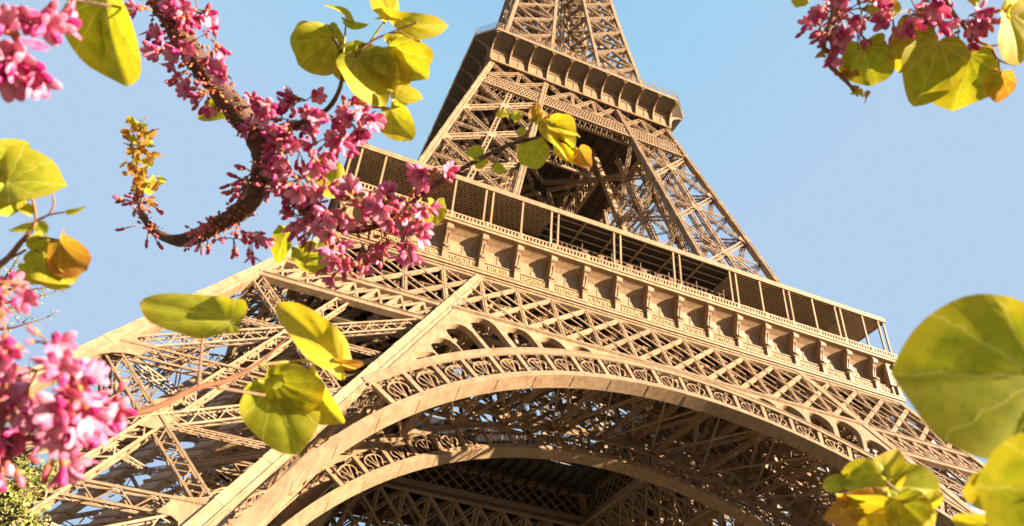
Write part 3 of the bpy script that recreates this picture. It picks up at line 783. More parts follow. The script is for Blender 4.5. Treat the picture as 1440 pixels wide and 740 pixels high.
for z in (115.8, 116.35, 116.9): rr.bar((-CH, -H2T + .15, z), (CH, -H2T + .15, z), .06, .06, (0, 0, 1)); rr.bar((CH, -H2T + .15, z), (H2T - .15, -CH, z), .06, .06, (0, 0, 1))
rr.build('platform_railing', IRON, p2)
for k in (1, 2, 3): part_copy(p2, T, k * math.pi / 2)

# ---- upper shaft -----------------------------------------------------------
PROF = [(115, 15.1), (125, 14.0), (138, 12.15), (150, 10.6), (165, 8.9), (180, 7.5), (200, 6.1), (230, 4.7), (276, 3.2)]
def SW(z):
    for (z0, a), (z1, b) in zip(PROF, PROF[1:]):
        if z <= z1: return lerp(a, b, (z - z0) / (z1 - z0))
    return PROF[-1][1]
def SV(z): return max(.0, 5.0 * (1 - (z - 115) / 70)) + .5
sh = MB(); zs = [115.2]
while zs[-1] < 270: zs.append(zs[-1] + SW(zs[-1]) * .50)
SN = Vector((0, -1, .13)).normalized()
def SF(x, z, d=0): return Vector((x, -SW(z), z)) + SN * d
for z0, z1 in zip(zs, zs[1:]):
    w0, w1, v0, v1 = SW(z0), SW(z1), SV(z0), SV(z1)
    for s in (-1, 1):
        sh.bar(SF(s * w0 - s * .35, z0, -.35), SF(s * w1 - s * .35, z1, -.35), .7, .7, (0, 1, 0), cap=False)
        sh.bar(SF(s * v0, z0, -.3), SF(s * v1, z1, -.3), .6, .6, (0, 1, 0), cap=False)
        for (xa, za), (xb, zb) in (((s * w0 - s * .4, z0), (s * v1, z1)), ((s * v0, z0), (s * w1 - s * .4, z1))):
            lattice(sh, SF(xa, za, -.3), SF(xb, zb, -.3), .55, .45, SN, .16, .06, .7)
        zm = (z0 + z1) / 2
        lattice(sh, SF(s * w0 - s * .4, z0, -.3), SF(s * v0, z0, -.3), .4, .4, SN, .1, .05, .7)
        # inner faces of the corner piers
        sh.bar((s * v0, -v0, z0), (s * v1, -v1, z1), .45, .45, (0, 1, 0), cap=False)
        lattice(sh, (s * v0, -w0 + .4, z0), (s * v1, -v1, z1), .4, .4, (1, 0, 0), .1, .05, .8); lattice(sh, (s * v0, -v0, z0), (s * v1, -w1 + .4, z1), .4, .4, (1, 0, 0), .1, .05, .8)
        lattice(sh, (s * w0, -v0, z0), (s * v1, -v1, z1), .35, .35, (0, 1, 0), .09, .05, .8); lattice(sh, (s * w0 - s * .4, -w0 + .4, z0), (s * v1, -v1, z1), .35, .35, (0, 0, 1), .09, .05, .8)
    if z0 > 150: lattice(sh, SF(-v0, z0, -.3), SF(v1, z1, -.3), .35, .35, SN, .09, .05, .6); lattice(sh, SF(v0, z0, -.3), SF(-v1, z1, -.3), .35, .35, SN, .09, .05, .6)
so = sh.build('upper_shaft', IRON, T)
for k in (1, 2, 3): part_copy(so, T, k * math.pi / 2)
tp = MB(); tp.box(-9.3, 9.3, -9.3, 9.3, 276, 279); tp.box(-5, 5, -5, 5, 279, 290); tp.bar((0, 0, 290), (0, 0, 324), 1.2, 1.2, (0, 1, 0)); tp.build('top_platform', IRON, T)
ls = MB()
for x, y in ((-2, -2), (2, -2), (2, 2), (-2, 2)): lattice(ls, (x, y, 111), (x, y, 200), .8, .8, (0, 1, 0), .14, .07, 1.4, xl=True)
ls.build('lift_shaft', IRON, T)

#FOLIAGE

# ------------------------------------------------------------ redbud foliage
def leaf_mesh(name, L, Wd, fold, curl, wave, cup, mkey, seed, tipc=0.0, irr=1.0):
    """cordate leaf: base at origin, tip along +X, normal +Z, length L, width Wd (metres)"""
    rnd = random.Random(seed); NA, NR = 44, 9
    vs = [(0, 0, 0)]; uv = [(0, 0)]; pol = [(0, 0)]; fs = []
    ph = rnd.uniform(0, 6); amax = R(150); a1, a2 = rnd.uniform(-.07, .07), rnd.uniform(-.045, .045); wave = wave * 1.7 + .015; a3 = rnd.uniform(.01, .025) * irr; a1 *= irr * 1.25; a2 *= irr * 1.4
    for j in range(1, NR + 1):
        rho = j / NR
        for i in range(NA + 1):
            t = -1 + 2 * i / NA; a = amax * t
            rr = (.42 + .58 * math.cos(a)) if abs(a) < R(90) else .42 * (1 - ((abs(a) - R(90)) / R(62)) ** 2)
            rr += .05 * math.exp(-(a / .12) ** 2) + a1 * math.sin(3 * a + ph) + a2 * math.sin(5 * a + ph * 2) + a3 * math.sin(8 * a + ph * 3)
            rr = max(rr, .02)
            x, y = rr * rho * math.cos(a), rr * rho * math.sin(a)
            xs, ys = x * L / 1.05, y * Wd / 1.12
            z = math.tan(R(fold)) * abs(ys) - curl * xs * abs(xs) / L + wave * L * math.sin(a * 3.2 + ph) * rho ** 2.2 + cup * (xs * xs + ys * ys) / L
            z += .012 * L * math.sin(a * 9 + ph) * rho ** 3 - tipc * max(0, x - .6) ** 2 * L
            z += .018 * L * abs(math.sin(a / .54 * math.pi)) * rho
            vs.append((xs, ys, z)); uv.append((x, y)); pol.append((rho, t))
    for i in range(NA): fs.append((0, 1 + i, 2 + i))
    for j in range(NR - 1):
        o = 1 + j * (NA + 1)
        for i in range(NA): fs.append((o + i, o + NA + 1 + i, o + NA + 2 + i, o + i + 1))
    me = bpy.data.meshes.new(name); me.from_pydata(vs, [], fs); me.materials.append(LEAF[mkey])
    for nm, src in (('leaf', uv), ('polar', pol)):
        l = me.uv_layers.new(name=nm)
        for lp in me.loops: l.data[lp.index].uv = src[lp.vertex_index]
    me.polygons.foreach_set('use_smooth', [True] * len(fs)); me.update(); return me
def leaf(parent, b, t, d, wpx, rot=0, fold=12, curl=.25, wave=.03, cup=0.0, dd=0.0, m='g', tipc=0.0, label=None, irr=1.0):
    """leaf from its petiole end b to its tip t (photograph pixels) at depth d; dd: tip deeper by dd; rot turns it about its midrib"""
    p = at(*b, d); q = at(*t, d + dd); ax = q - p; L = ax.length; x = ax.normalized()
    side = x.cross(-VF).normalized(); nrm = side.cross(x) if False else x.cross(side) * -1
    nrm = -VF - x * (-VF).dot(x); nrm.normalize(); y = nrm.cross(x)
    me = leaf_mesh('leaf', L, wpx / FPX * d, fold, curl, wave, cup, m, random.random(), tipc, irr)
    mt = Matrix((x, y, nrm)).transposed() @ Matrix.Rotation(R(rot), 3, 'X')
    o = bpy.data.objects.new('leaf', me); COL.objects.link(o); o.parent = parent
    mw = mt.to_4x4(); mw.translation = p - parent.location; o.matrix_local = mw
    if label: o['label'] = label
    return o
def smooth(pts, k=6):
    out = []
    for i in range(len(pts) - 1):
        p0, p1, p2, p3 = [Vector(pts[max(0, min(len(pts) - 1, i + j))]) for j in (-1, 0, 1, 2)]
        for s_ in range(k):
            t = s_ / k; out.append(.5 * (2 * p1 + (p2 - p0) * t + (2 * p0 - 5 * p1 + 4 * p2 - p3) * t * t + (3 * p1 - p0 - 3 * p2 + p3) * t ** 3))
    out.append(Vector(pts[-1])); return out
def stem(parent, px, m, name='twig', k=6, bump=.08, seg=9):
    """px: list of (x, y, depth, thickness in photograph pixels)"""
    pts = [(*at(x, y, d), w_ / FPX * d / 2) for x, y, d, w_ in px]
    sm = []
    for i in range(len(pts) - 1):
        a = [pts[max(0, min(len(pts) - 1, i + j))] for j in (-1, 0, 1, 2)]
        for s_ in range(k):
            t = s_ / k; sm.append([.5 * (2 * a[1][c] + (a[2][c] - a[0][c]) * t + (2 * a[0][c] - 5 * a[1][c] + 4 * a[2][c] - a[3][c]) * t * t + (3 * a[1][c] - a[0][c] - 3 * a[2][c] + a[3][c]) * t ** 3) for c in range(4)])
    sm.append(list(pts[-1]))
    b = MB(); b.smooth = True
    b.tube([Vector(q[:3]) - parent.location for q in sm], [max(.0002, q[3]) * (1 + bump * random.uniform(-1, 1.4)) for q in sm], seg)
    b.build(name, m, parent); return [Vector(q[:3]) for q in sm]
def sphere(mb, c, ax, rx, ry, rz, mi, nu=8, nv=6, bend=0.0, pinch=0.0):
    """ellipsoid lobe: axes ax=(x,y,z) vectors, long axis z"""
    c = Vector(c); vs = []; fs = []
    for j in range(nv + 1):
        th = math.pi * j / nv; zz = -math.cos(th); r = math.sin(th) * (1 - pinch * max(0, -zz))
        for i in range(nu):
            f = 2 * math.pi * i / nu
            vs.append(c + ax[0] * (rx * r * math.cos(f) + bend * zz * zz * rx) + ax[1] * (ry * r * math.sin(f)) + ax[2] * (rz * zz))
    for j in range(nv):
        for i in range(nu): fs.append((j * nu + i, j * nu + (i + 1) % nu, (j + 1) * nu + (i + 1) % nu, (j + 1) * nu + i))
    mb.add(vs, fs, mi)
X_, Y_, Z_ = Vector((1, 0, 0)), Vector((0, 1, 0)), Vector((0, 0, 1))
def rotax(a, axis): m = Matrix.Rotation(R(a), 3, axis); return (m @ X_, m @ Y_, m @ Z_)
def flower_into(mb, rnd):
    """pea flower about one unit long along +Z: calyx, keel, wings, standard"""
    sphere(mb, (0, 0, .08), (X_, Y_, Z_), .14, .13, .18, 0)
    o = rnd.uniform(-10, 10)
    for s in (-1, 1): sphere(mb, (s * .04, -.12, .52), rotax(22 + o, 'X'), .11, .17, .40, 1, 8, 6, 0, .6)       # keel
    for s in (-1, 1): sphere(mb, (s * .30, .06, .52), rotax(s * (42 + o), 'Y'), .045, .19, .36, 1 if rnd.random() < .5 else 2, 8, 6, s * 1.6, .6)
    for s in (-1, 0, 1):
        a = rotax(-58 + o, 'X'); m = Matrix.Rotation(R(s * 30), 3, 'Z'); ax = tuple(m @ v for v in a)
        sphere(mb, m @ Vector((0, .36, .48)), ax, .19, .035, .36, 2, 8, 6, 0, .6)
def bud_into(mb, rnd):
    sphere(mb, (0, 0, .12), (X_, Y_, Z_), .17, .16, .20, 0)
    sphere(mb, (0, -.02, .46), rotax(rnd.uniform(5, 22), 'X'), .19, .16, .38, 3, 8, 6, 0, .3)
def scale_into(mb, rnd):
    sphere(mb, (0, 0, .18), (X_, Y_, Z_), .2, .17, .32, 0, 6, 5)
FM = [CALYX, PINK, PALE, BUDM]
def var(fn, n, name):
    out = []
    for i in range(n):
        m = MB(); m.smooth = True; fn(m, random.Random(50 + i)); out.append((m, m.mesh(name, FM)))
    return out
FLV, BDV = var(flower_into, 5, 'flower'), var(bud_into, 3, 'bud')
SCV = var(scale_into, 1, 'scale')
def put(mb, src, mat4):
    mb.add([mat4 @ Vector(v) for v in src.v], src.f, 0); mb.mi[-len(src.mi):] = src.mi
class Blossoms:
    """flowers on stalks round a branch: up to 100 flowers as parts, the rest and the buds as one merged part"""
    def __init__(s, parent): s.p = parent; s.n = 0; s.rest = MB(); s.rest.smooth = True; s.st = MB(); s.st.smooth = True; s.rnd = random.Random(11)
    def one(s, root, tip_dir, stalk, size, kind):
        rnd = s.rnd; d = tip_dir.normalized(); e = root + d * stalk
        sag = Vector((0, 0, -.25 * stalk)); mid = root + d * stalk * .55 + sag * .2
        e = e + sag; dirf = (e - mid).normalized()
        s.st.tube([root - s.p.location, mid - s.p.location, e - s.p.location], [.0007, .0006, .0008], 5)
        q = dirf.to_track_quat('Z', 'Y').to_matrix() @ Matrix.Rotation(rnd.uniform(0, 6.28), 3, 'Z')
        mt = (q * size).to_4x4(); mt.translation = e - s.p.location
        if kind == 'f' and s.n < 100:
            o = bpy.data.objects.new('flower', rnd.choice(FLV)[1]); COL.objects.link(o); o.parent = s.p; o.matrix_local = mt; s.n += 1
        else:
            put(s.rest, rnd.choice(FLV if kind == 'f' else BDV)[0], mt)
    def cloud(s, cx, cy, rx, ry, d, n, frac=.3, size=.0195, ddp=.03, ang=None, down=.25, stalk=.013):
        """n blossoms in tufts in an ellipse of photograph pixels round (cx, cy)"""
        rnd = s.rnd; t = 0
        while t < n:
            for _ in range(50):
                u, v = rnd.uniform(-1, 1), rnd.uniform(-1, 1)
                if u * u + v * v < 1: break
            c = at(cx + rx * u * .8, cy + ry * v * .8, d + rnd.uniform(-ddp, ddp)); ctr = at(cx, cy, d)
            k = min(n - t, rnd.randint(3, 6)); base = (c - ctr); base = base.normalized() if base.length > 1e-4 else -VF
            for i in range(k):
                dr = base * .8 + Vector((rnd.gauss(0, 1), rnd.gauss(0, 1), rnd.gauss(0, 1))) * .62 - VF * .35 + Vector((0, 0, -down))
                f = rnd.random() < frac
                s.one(c, dr, stalk * rnd.uniform(.6, 1.3), size * (rnd.uniform(.85, 1.15) if f else rnd.uniform(.55, .8)), 'f' if f else 'b')
            t += k
    def scales(s, path, n, r0, r1, spread=.008, size=.008):
        rnd = s.rnd
        for _ in range(n):
            i = rnd.randint(int(len(path) * r0), int(len(path) * r1) - 1); c = path[i]; d = Vector((rnd.gauss(0, 1), rnd.gauss(0, 1), rnd.gauss(0, 1))).normalized() - VF * .5
            q = d.to_track_quat('Z', 'Y').to_matrix() * (size * rnd.uniform(.6, 1.3)); mt = q.to_4x4(); mt.translation = c + d.normalized() * spread * rnd.uniform(.8, 1.9) - s.p.location; put(s.rest, SCV[0][0], mt)
    def done(s):
        if s.rest.f: tag(s.rest.build('bud_cluster', FM, s.p), kind='stuff')
        if s.st.f: s.st.build('flower_stalk', TWIG, s.p).__setitem__('kind', 'stuff')
def branch(label, anchor, d):
    o = empty('redbud_branch', at(*anchor, d)); return tag(o, label, 'branch', 'redbud branches framing the tower')

# --- the flowering main branch
b1 = branch('thick curving redbud branch crowded with pink blossom hanging before the first platform corner', (200, -60), .9)
D = .92
pa_ = stem(b1, [(150, -120, .98, 34), (195, -50, .95, 33), (228, 5, .94, 31), (262, 62, .93, 30), (300, 118, .92, 30), (337, 160, .92, 36), (364, 198, .92, 34), (371, 238, .92, 31), (347, 288, .92, 27), (306, 317, .93, 23), (264, 337, .94, 20), (232, 334, .95, 12), (206, 312, .96, 9), (196, 282, .97, 7), (192, 240, .98, 4), (196, 200, .98, 3), (198, 168, .98, 1.5)], BARK, 'branch_wood', 6, .1, 12)
pb_ = stem(b1, [(366, 232, .92, 24), (395, 262, .9, 21), (432, 296, .89, 17), (470, 318, .88, 13), (515, 322, .87, 10), (560, 300, .86, 8), (600, 268, .86, 7), (645, 240, .86, 7), (690, 216, .86, 6), (722, 202, .86, 6), (770, 193, .86, 4), (806, 206, .86, 3)], BARK, 'branch_wood', 6, .1, 10)
stem(b1, [(342, 170, .92, 14), (388, 185, .9, 12), (425, 172, .88, 9), (462, 152, .87, 7), (481, 112, .86, 5), (477, 66, .86, 4), (452, 40, .86, 3)], BARK, 'branch_wood')
TW = lambda par, *p, m=TWIG: stem(par, p, m)
TW(b1, (478, 118, .86, 4), (496, 84, .86, 4), (523, 58, .86, 3), (556, 44, .86, 3), (588, 31, .86, 3)); TW(b1, (520, 60, .86, 3), (534, 40, .86, 3), (546, 24, .86, 3), m=GTWIG)
TW(b1, (481, 100, .86, 3), (484, 60, .86, 3), (487, 30, .87, 2), m=GTWIG); TW(b1, (490, 140, .86, 3), (520, 150, .86, 3), (548, 152, .86, 2.5)); TW(b1, (560, 42, .86, 2.5), (578, 54, .86, 2.5), (592, 58, .86, 2), m=GTWIG)
TW(b1, (724, 202, .86, 4), (741, 188, .86, 3), (750, 168, .86, 2)); TW(b1, (715, 203, .86, 2), (700, 222, .86, 2), (690, 240, .86, 1.5)); TW(b1, (770, 192, .86, 3), (778, 180, .86, 2), (782, 172, .86, 2)); TW(b1, (735, 196, .86, 2), (722, 180, .86, 2), (712, 162, .86, 1.5))
for b, t, d, w_, kw in [
    ((436, 42), (409, 46), .86, 30, dict(m='y', rot=30)), ((470, 55), (413, 92), .86, 66, dict(m='g', rot=-15, wave=.05)), ((462, 45), (470, 100), .87, 52, dict(m='g', rot=25)),
    ((492, 28), (462, -2), .86, 18, dict(m='g', rot=60)), ((486, 30), (512, 40), .86, 16, dict(m='g', rot=60)), ((546, 22), (618, 52), .86, 34, dict(m='y', rot=42, wave=.06, curl=.5)), ((548, 24), (532, -14), .86, 40, dict(m='y', rot=30)),
    ((500, 80), (540, 140), .86, 74, dict(m='g', rot=-20, fold=22, wave=.05)), ((548, 66), (596, 112), .86, 60, dict(m='g', rot=20, fold=20, wave=.06)), ((520, 76), (500, 134), .87, 60, dict(m='g', rot=-30)), ((560, 60), (604, 92), .87, 44, dict(m='y', rot=35)), ((545, 75), (558, 130), .865, 50, dict(m='y', rot=15, wave=.06)), ((512, 70), (478, 120), .868, 48, dict(m='g', rot=-25)),
    ((549, 153), (571, 198), .86, 47, dict(m='g', rot=18, fold=8, wave=.06)), ((556, 140), (592, 132), .862, 36, dict(m='y', rot=-30)),
    ((326, 158), (274, 152), .95, 38, dict(m='g', rot=20)), ((474, 266), (437, 222), .95, 46, dict(m='g', rot=15, wave=.05)), ((402, 326), (384, 371), .93, 34, dict(m='g', rot=25)), ((446, 344), (450, 386), .9, 40, dict(m='g', rot=-15)), ((420, 350), (436, 384), .92, 26, dict(m='g')),
    ((612, 284), (613, 316), .9, 30, dict(m='g', rot=-20)), 
    ((748, 198), (753, 239), .86, 40, dict(m='g', rot=5, fold=8)), ((772, 176), (810, 224), .86, 44, dict(m='y', rot=-25, wave=.12, fold=25)), ((788, 190), (803, 232), .862, 30, dict(m='y', rot=40, wave=.1)), ((776, 178), (818, 186), .858, 26, dict(m='y', rot=-50)), ((815, 209), (829, 237), .86, 24, dict(m='o', rot=20)), 
    ((676, 222), (657, 208), .86, 24, dict(m='g', rot=30)), ((680, 222), (668, 236), .86, 18, dict(m='y')), ((694, 232), (711, 243), .86, 13, dict(m='g')), ((714, 162), (697, 158), .86, 14, dict(m='y', rot=30)), ((722, 168), (734, 158), .86, 16, dict(m='g', rot=-20)), ((750, 168), (754, 143), .86, 14, dict(m='o')), ((752, 172), (764, 152), .86, 14, dict(m='y')), ((768, 180), (770, 156), .86, 16, dict(m='o', rot=30)), ((740, 190), (728, 180), .86, 10, dict(m='g')),
    ]: leaf(b1, b, t, d, w_, **kw)
rn = random.Random(5)
for a_, l_ in ((-150, 26), (-40, 30), (-115, 34), (-65, 30), (-170, 22), (-20, 34), (10, 26), (165, 24)):
    k = rn.uniform(.1, .85); cx, cy = 195 + 3 * math.sin(k * 5), 268 - 96 * k
    TW(b1, (cx, cy, .975, 2), (cx + .5 * l_ * math.cos(R(a_)), cy + .5 * l_ * math.sin(R(a_)), .975, 1.4), (cx + l_ * math.cos(R(a_)), cy + l_ * math.sin(R(a_)), .975, 1.1))
for i in range(64):                                   # fresh bronze leaflets on the upturned tip
    t = i / 63; cx = 197 + 5 * math.sin(t * 5); cy = 272 - 100 * t; rm = 38 * (1 - .75 * t ** 2); a = rn.uniform(0, 6.28); r0 = rm * rn.uniform(0, .8); l_ = rn.uniform(8, 18)
    p = (cx + r0 * math.cos(a), cy + r0 * .7 * math.sin(a)); a += rn.uniform(-.9, .9); q = (p[0] + l_ * math.cos(a), p[1] + l_ * math.sin(a))
    leaf(b1, p, q, .975 + rn.uniform(-.02, .02), l_ * rn.uniform(.5, .9), rot=rn.uniform(-60, 60), m=rn.choice('ooooog'), fold=20, wave=.06)
B = Blossoms(b1)
B.scales(pa_, 420, .1, .36, .011); B.scales(pa_, 160, .42, .62, .010); B.scales(pa_, 90, .72, .85, .005, .006); B.scales(pb_, 260, .1, .62, .006, .007)
for c in [(250, 14, 50, 24, .93, 17, .35), (285, 50, 46, 40, .91, 24, .45), (268, 92, 30, 40, .92, 16, .4), (310, 120, 30, 26, .9, 13, .35), (345, 148, 36, 26, .91, 14, .3), (212, 78, 12, 12, .93, 2, .0), (240, 60, 20, 30, .93, 9, .2),
          (432, 145, 58, 48, .87, 35, .62), (480, 168, 44, 34, .87, 27, .6), (400, 185, 40, 30, .88, 20, .35), (425, 205, 36, 34, .87, 17, .5), 
          (372, 262, 50, 34, .9, 40, .12), (420, 240, 34, 40, .89, 23, .25), (452, 300, 46, 42, .87, 40, .3), (440, 270, 40, 30, .87, 20, .3), (500, 330, 50, 44, .86, 43, .35), (555, 318, 48, 36, .86, 29, .55), (520, 300, 60, 26, .86, 17, .5), (590, 288, 28, 26, .85, 12, .8), (625, 250, 32, 20, .86, 12, .35), (480, 366, 30, 18, .87, 10, .1),
          (322, 328, 52, 22, .92, 32, .06), (276, 338, 26, 14, .93, 9, .05), (200, 292, 18, 24, .96, 17, .05), (205, 318, 12, 10, .95, 4, .05)]:
    B.cloud(*c[:5], c[5], c[6])
B.done()

# --- top left corner spray
b2 = branch('pink redbud spray with one long folded leaf in the upper left corner', (60, -60), .52)
stem(b2, [(-60, -40, .5, 9), (0, -14, .5, 8), (60, -8, .52, 6), (120, 2, .56, 4), (190, 14, .6, 3)], BARK, 'branch_wood'); TW(b2, (122, 0, .56, 4), (136, -12, .56, 4), (150, -10, .58, 4), m=GTWIG)
leaf(b2, (150, -6), (150, 110), .6, 100, rot=6, fold=24, curl=.3, wave=.05, m='g'); leaf(b2, (126, -14), (134, 96), .61, 56, rot=40, fold=20, wave=.05, m='g')
B = Blossoms(b2); B.cloud(14, 30, 50, 44, .5, 22, .95, .021, .02, stalk=.010); B.cloud(8, 70, 14, 20, .5, 6, 1, .021, .01); B.done()

# --- left edge twig
b3 = branch('short redbud twig with large yellow green leaves at the left edge', (-40, 400), .62)
stem(b3, [(-60, 400, .6, 12), (0, 372, .62, 9), (30, 340, .62, 7), (50, 312, .62, 5), (46, 280, .62, 4), (38, 262, .62, 3)], TWIG, 'branch_wood'); TW(b3, (50, 312, .62, 4), (70, 302, .62, 3), (95, 298, .62, 2.5)); TW(b3, (30, 340, .62, 4), (60, 335, .62, 3), (84, 338, .62, 3)); TW(b3, (68, 303, .62, 3), (76, 288, .62, 3), (74, 268, .62, 2)); TW(b3, (10, 366, .62, 4), (36, 352, .62, 3))
for b, t, d, w_, kw in [((10, 258), (86, 250), .62, 84, dict(m='g', rot=-28, fold=20, wave=.06)), ((8, 250), (-8, 300), .63, 52, dict(m='y', rot=30)), ((-10, 250), (60, 268), .64, 50, dict(m='g', rot=40)), ((84, 338), (112, 386), .62, 66, dict(m='o', rot=20, wave=.05)), ((60, 352), (98, 398), .625, 60, dict(m='g', rot=-10)), ((62, 368), (88, 408), .63, 46, dict(m='y', rot=25)), ((96, 298), (122, 294), .62, 10, dict(m='g', rot=60)), ((44, 322), (12, 318), .62, 22, dict(m='g', rot=50)), ((60, 332), (42, 356), .62, 24, dict(m='g', rot=-30)), ((0, 232), (36, 204), .63, 54, dict(m='g', rot=30)), ((4, 276), (30, 296), .62, 40, dict(m='g', rot=-30)), ((46, 300), (26, 288), .62, 16, dict(m='y', rot=40)), ((54, 316), (66, 328), .62, 18, dict(m='g')), ((30, 380), (62, 396), .63, 26, dict(m='y', rot=10))]: leaf(b3, b, t, d, w_, **kw)
B = Blossoms(b3); B.cloud(12, 408, 34, 40, .5, 22, .5, .016, .02); B.cloud(34, 400, 16, 10, .5, 4, .9, .013, .01); B.done()

# --- lower left spray
b4 = branch('pink redbud cluster low on the left with a leafy shoot crossing the tower leg', (-60, 640), .45)
stem(b4, [(-90, 660, .43, 16), (-20, 622, .44, 14), (40, 602, .45, 12), (80, 595, .47, 11), (133, 586, .5, 10), (183, 583, .53, 9), (225, 571, .56, 9), (270, 548, .6, 8), (326, 533, .64, 7), (365, 510, .67, 5), (388, 490, .68, 4), (407, 471, .69, 3)], DTWIG, 'branch_wood', 6, .12)
TW(b4, (363, 514, .67, 5), (395, 510, .68, 4.5), (422, 508, .69, 4), (462, 509, .7, 4), m=GTWIG); TW(b4, (306, 545, .62, 5), (340, 551, .64, 4), (372, 556, .66, 4)); TW(b4, (279, 543, .61, 6), (282, 510, .62, 4), (286, 474, .63, 4), (300, 460, .63, 3.5), (320, 453, .63, 3)); TW(b4, (410, 509, .69, 3), (415, 522, .69, 4), (420, 530, .69, 3), m=GTWIG)
for b, t, d, w_, kw in [((322, 452), (198, 420), .63, 66, dict(m='g', rot=28, fold=16, wave=.06)), ((478, 512), (394, 420), .7, 52, dict(m='y', rot=24, fold=14, wave=.05)), ((470, 510), (452, 480), .705, 30, dict(m='y', rot=40)),
    ((384, 542), (414, 640), .68, 98, dict(m='g', rot=-12, fold=6, wave=.05, curl=.4)), ((384, 534), (458, 572), .675, 72, dict(m='g', rot=22, fold=10, wave=.04)), ((436, 526), (466, 606), .7, 70, dict(m='y', rot=30, fold=20)), ((474, 508), (508, 518), .7, 18, dict(m='o', rot=30)), ((398, 530), (370, 532), .67, 34, dict(m='g', rot=30))]: leaf(b4, b, t, d, w_, **kw)
B = Blossoms(b4); B.cloud(40, 540, 88, 74, .45, 68, .6, .0155, .03, stalk=.011); B.cloud(112, 534, 40, 40, .47, 18, .75, .0165, .02); B.cloud(84, 582, 50, 34, .45, 18, .7, .0165, .02); B.cloud(156, 575, 18, 12, .49, 5, .3, .016, .01); B.cloud(14, 604, 30, 36, .44, 18, .3, .016, .02); B.done()

# --- upper right spray
b5 = branch('redbud spray hanging in the upper right corner with round leaves and purple pink buds', (1300, -60), .75)
stem(b5, [(1240, -90, .75, 14), (1200, -30, .75, 10), (1168, 30, .75, 9), (1158, 66, .75, 8), (1172, 76, .75, 7), (1166, 90, .75, 7), (1184, 108, .75, 6), (1200, 126, .75, 4), (1206, 136, .75, 2)], TWIG, 'branch_wood'); stem(b5, [(1300, -80, .73, 9), (1322, -20, .73, 7), (1340, 18, .73, 6), (1362, 44, .73, 6), (1376, 58, .73, 5), (1392, 66, .73, 4), (1405, 84, .73, 3), (1428, 92, .73, 3)], TWIG, 'branch_wood')
TW(b5, (1366, 43, .73, 4), (1390, 34, .73, 3), (1416, 22, .73, 3)); TW(b5, (1392, 65, .73, 3), (1412, 62, .73, 3), (1432, 58, .73, 3)); TW(b5, (1350, 44, .73, 4), (1334, 50, .73, 3), (1320, 60, .73, 3)); TW(b5, (1374, 60, .73, 3), (1364, 70, .73, 3), (1362, 74, .73, 3)); TW(b5, (1206, 50, .75, 2), (1207, 70, .75, 2)); TW(b5, (1404, 84, .73, 2), (1406, 96, .73, 2), (1407, 104, .73, 2))
for b, t, d, w_, kw in [((1214, 64), (1226, 118), .75, 72, dict(m='g', rot=10, fold=8)), ((1214, 66), (1240, 62), .752, 20, dict(m='y', rot=40)), ((1320, 58), (1304, 136), .72, 96, dict(m='g', rot=-6, fold=5)), ((1290, 36), (1266, 98), .74, 52, dict(m='y', rot=20)), ((1362, 76), (1346, 154), .735, 90, dict(m='g', rot=10, fold=6)), ((1350, 80), (1330, 150), .745, 60, dict(m='y', rot=-20)), ((1407, 104), (1402, 142), .73, 38, dict(m='o', rot=20)), ((1416, 20), (1448, 90), .72, 60, dict(m='y', rot=-15)), ((1418, 18), (1448, -20), .72, 54, dict(m='y', rot=20)), ((1126, -16), (1122, 11), .75, 24, dict(m='y')), ((1226, 6), (1268, 22), .75, 32, dict(m='g', rot=25)), ((1300, 34), (1312, 56), .735, 22, dict(m='g')), ((1362, -6), (1380, 6), .73, 16, dict(m='g'))]: leaf(b5, b, t, d, w_, **kw)
for i in range(22):
    t = rn.random(); cx, cy = lerp(1160, 1210, t) + rn.uniform(-12, 14), lerp(62, 134, t) + rn.uniform(-14, 14); a = rn.uniform(0, 6.28); l_ = rn.uniform(8, 17)
    leaf(b5, (cx, cy), (cx + l_ * math.cos(a), cy + l_ * math.sin(a)), .75 + rn.uniform(-.01, .01), rn.uniform(7, 12), rot=rn.uniform(-60, 60), m=rn.choice('ooy'), fold=25, wave=.1)
B = Blossoms(b5); B.cloud(1186, 24, 42, 34, .75, 60, .22, .016); B.cloud(1166, 40, 20, 16, .75, 18, .1, .016); B.cloud(1262, 24, 22, 22, .74, 10, .7, .018, .02, stalk=.018); B.cloud(1298, 12, 40, 16, .73, 14, .7, .018, .02, stalk=.02); B.cloud(1345, 20, 28, 24, .73, 10, .7, .018, .02); B.done()

# --- right edge leaves
b6 = branch('large round yellow green redbud leaves without flowers at the right edge', (1490, 520), .42)
stem(b6, [(1560, 480, .42, 8), (1490, 508, .42, 7), (1442, 522, .42, 5)], TWIG, 'branch_wood'); stem(b6, [(1560, 620, .4, 8), (1480, 700, .38, 7), (1425, 720, .38, 5), (1380, 745, .38, 5)], TWIG, 'branch_wood')
for b, t, d, w_, kw in [((1462, 532), (1266, 524), .42, 210, dict(m='g', rot=12, fold=9, wave=.012, curl=.15, irr=.25)), ((1510, 690), (1384, 694), .36, 168, dict(m='g', rot=-10, fold=6)), ((1470, 590), (1388, 622), .44, 60, dict(m='o', rot=40, wave=.08)), ((1400, 690), (1360, 692), .43, 52, dict(m='y', rot=20)), ((1400, 745), (1345, 735), .42, 34, dict(m='y'))]: leaf(b6, b, t, d, w_, **kw)

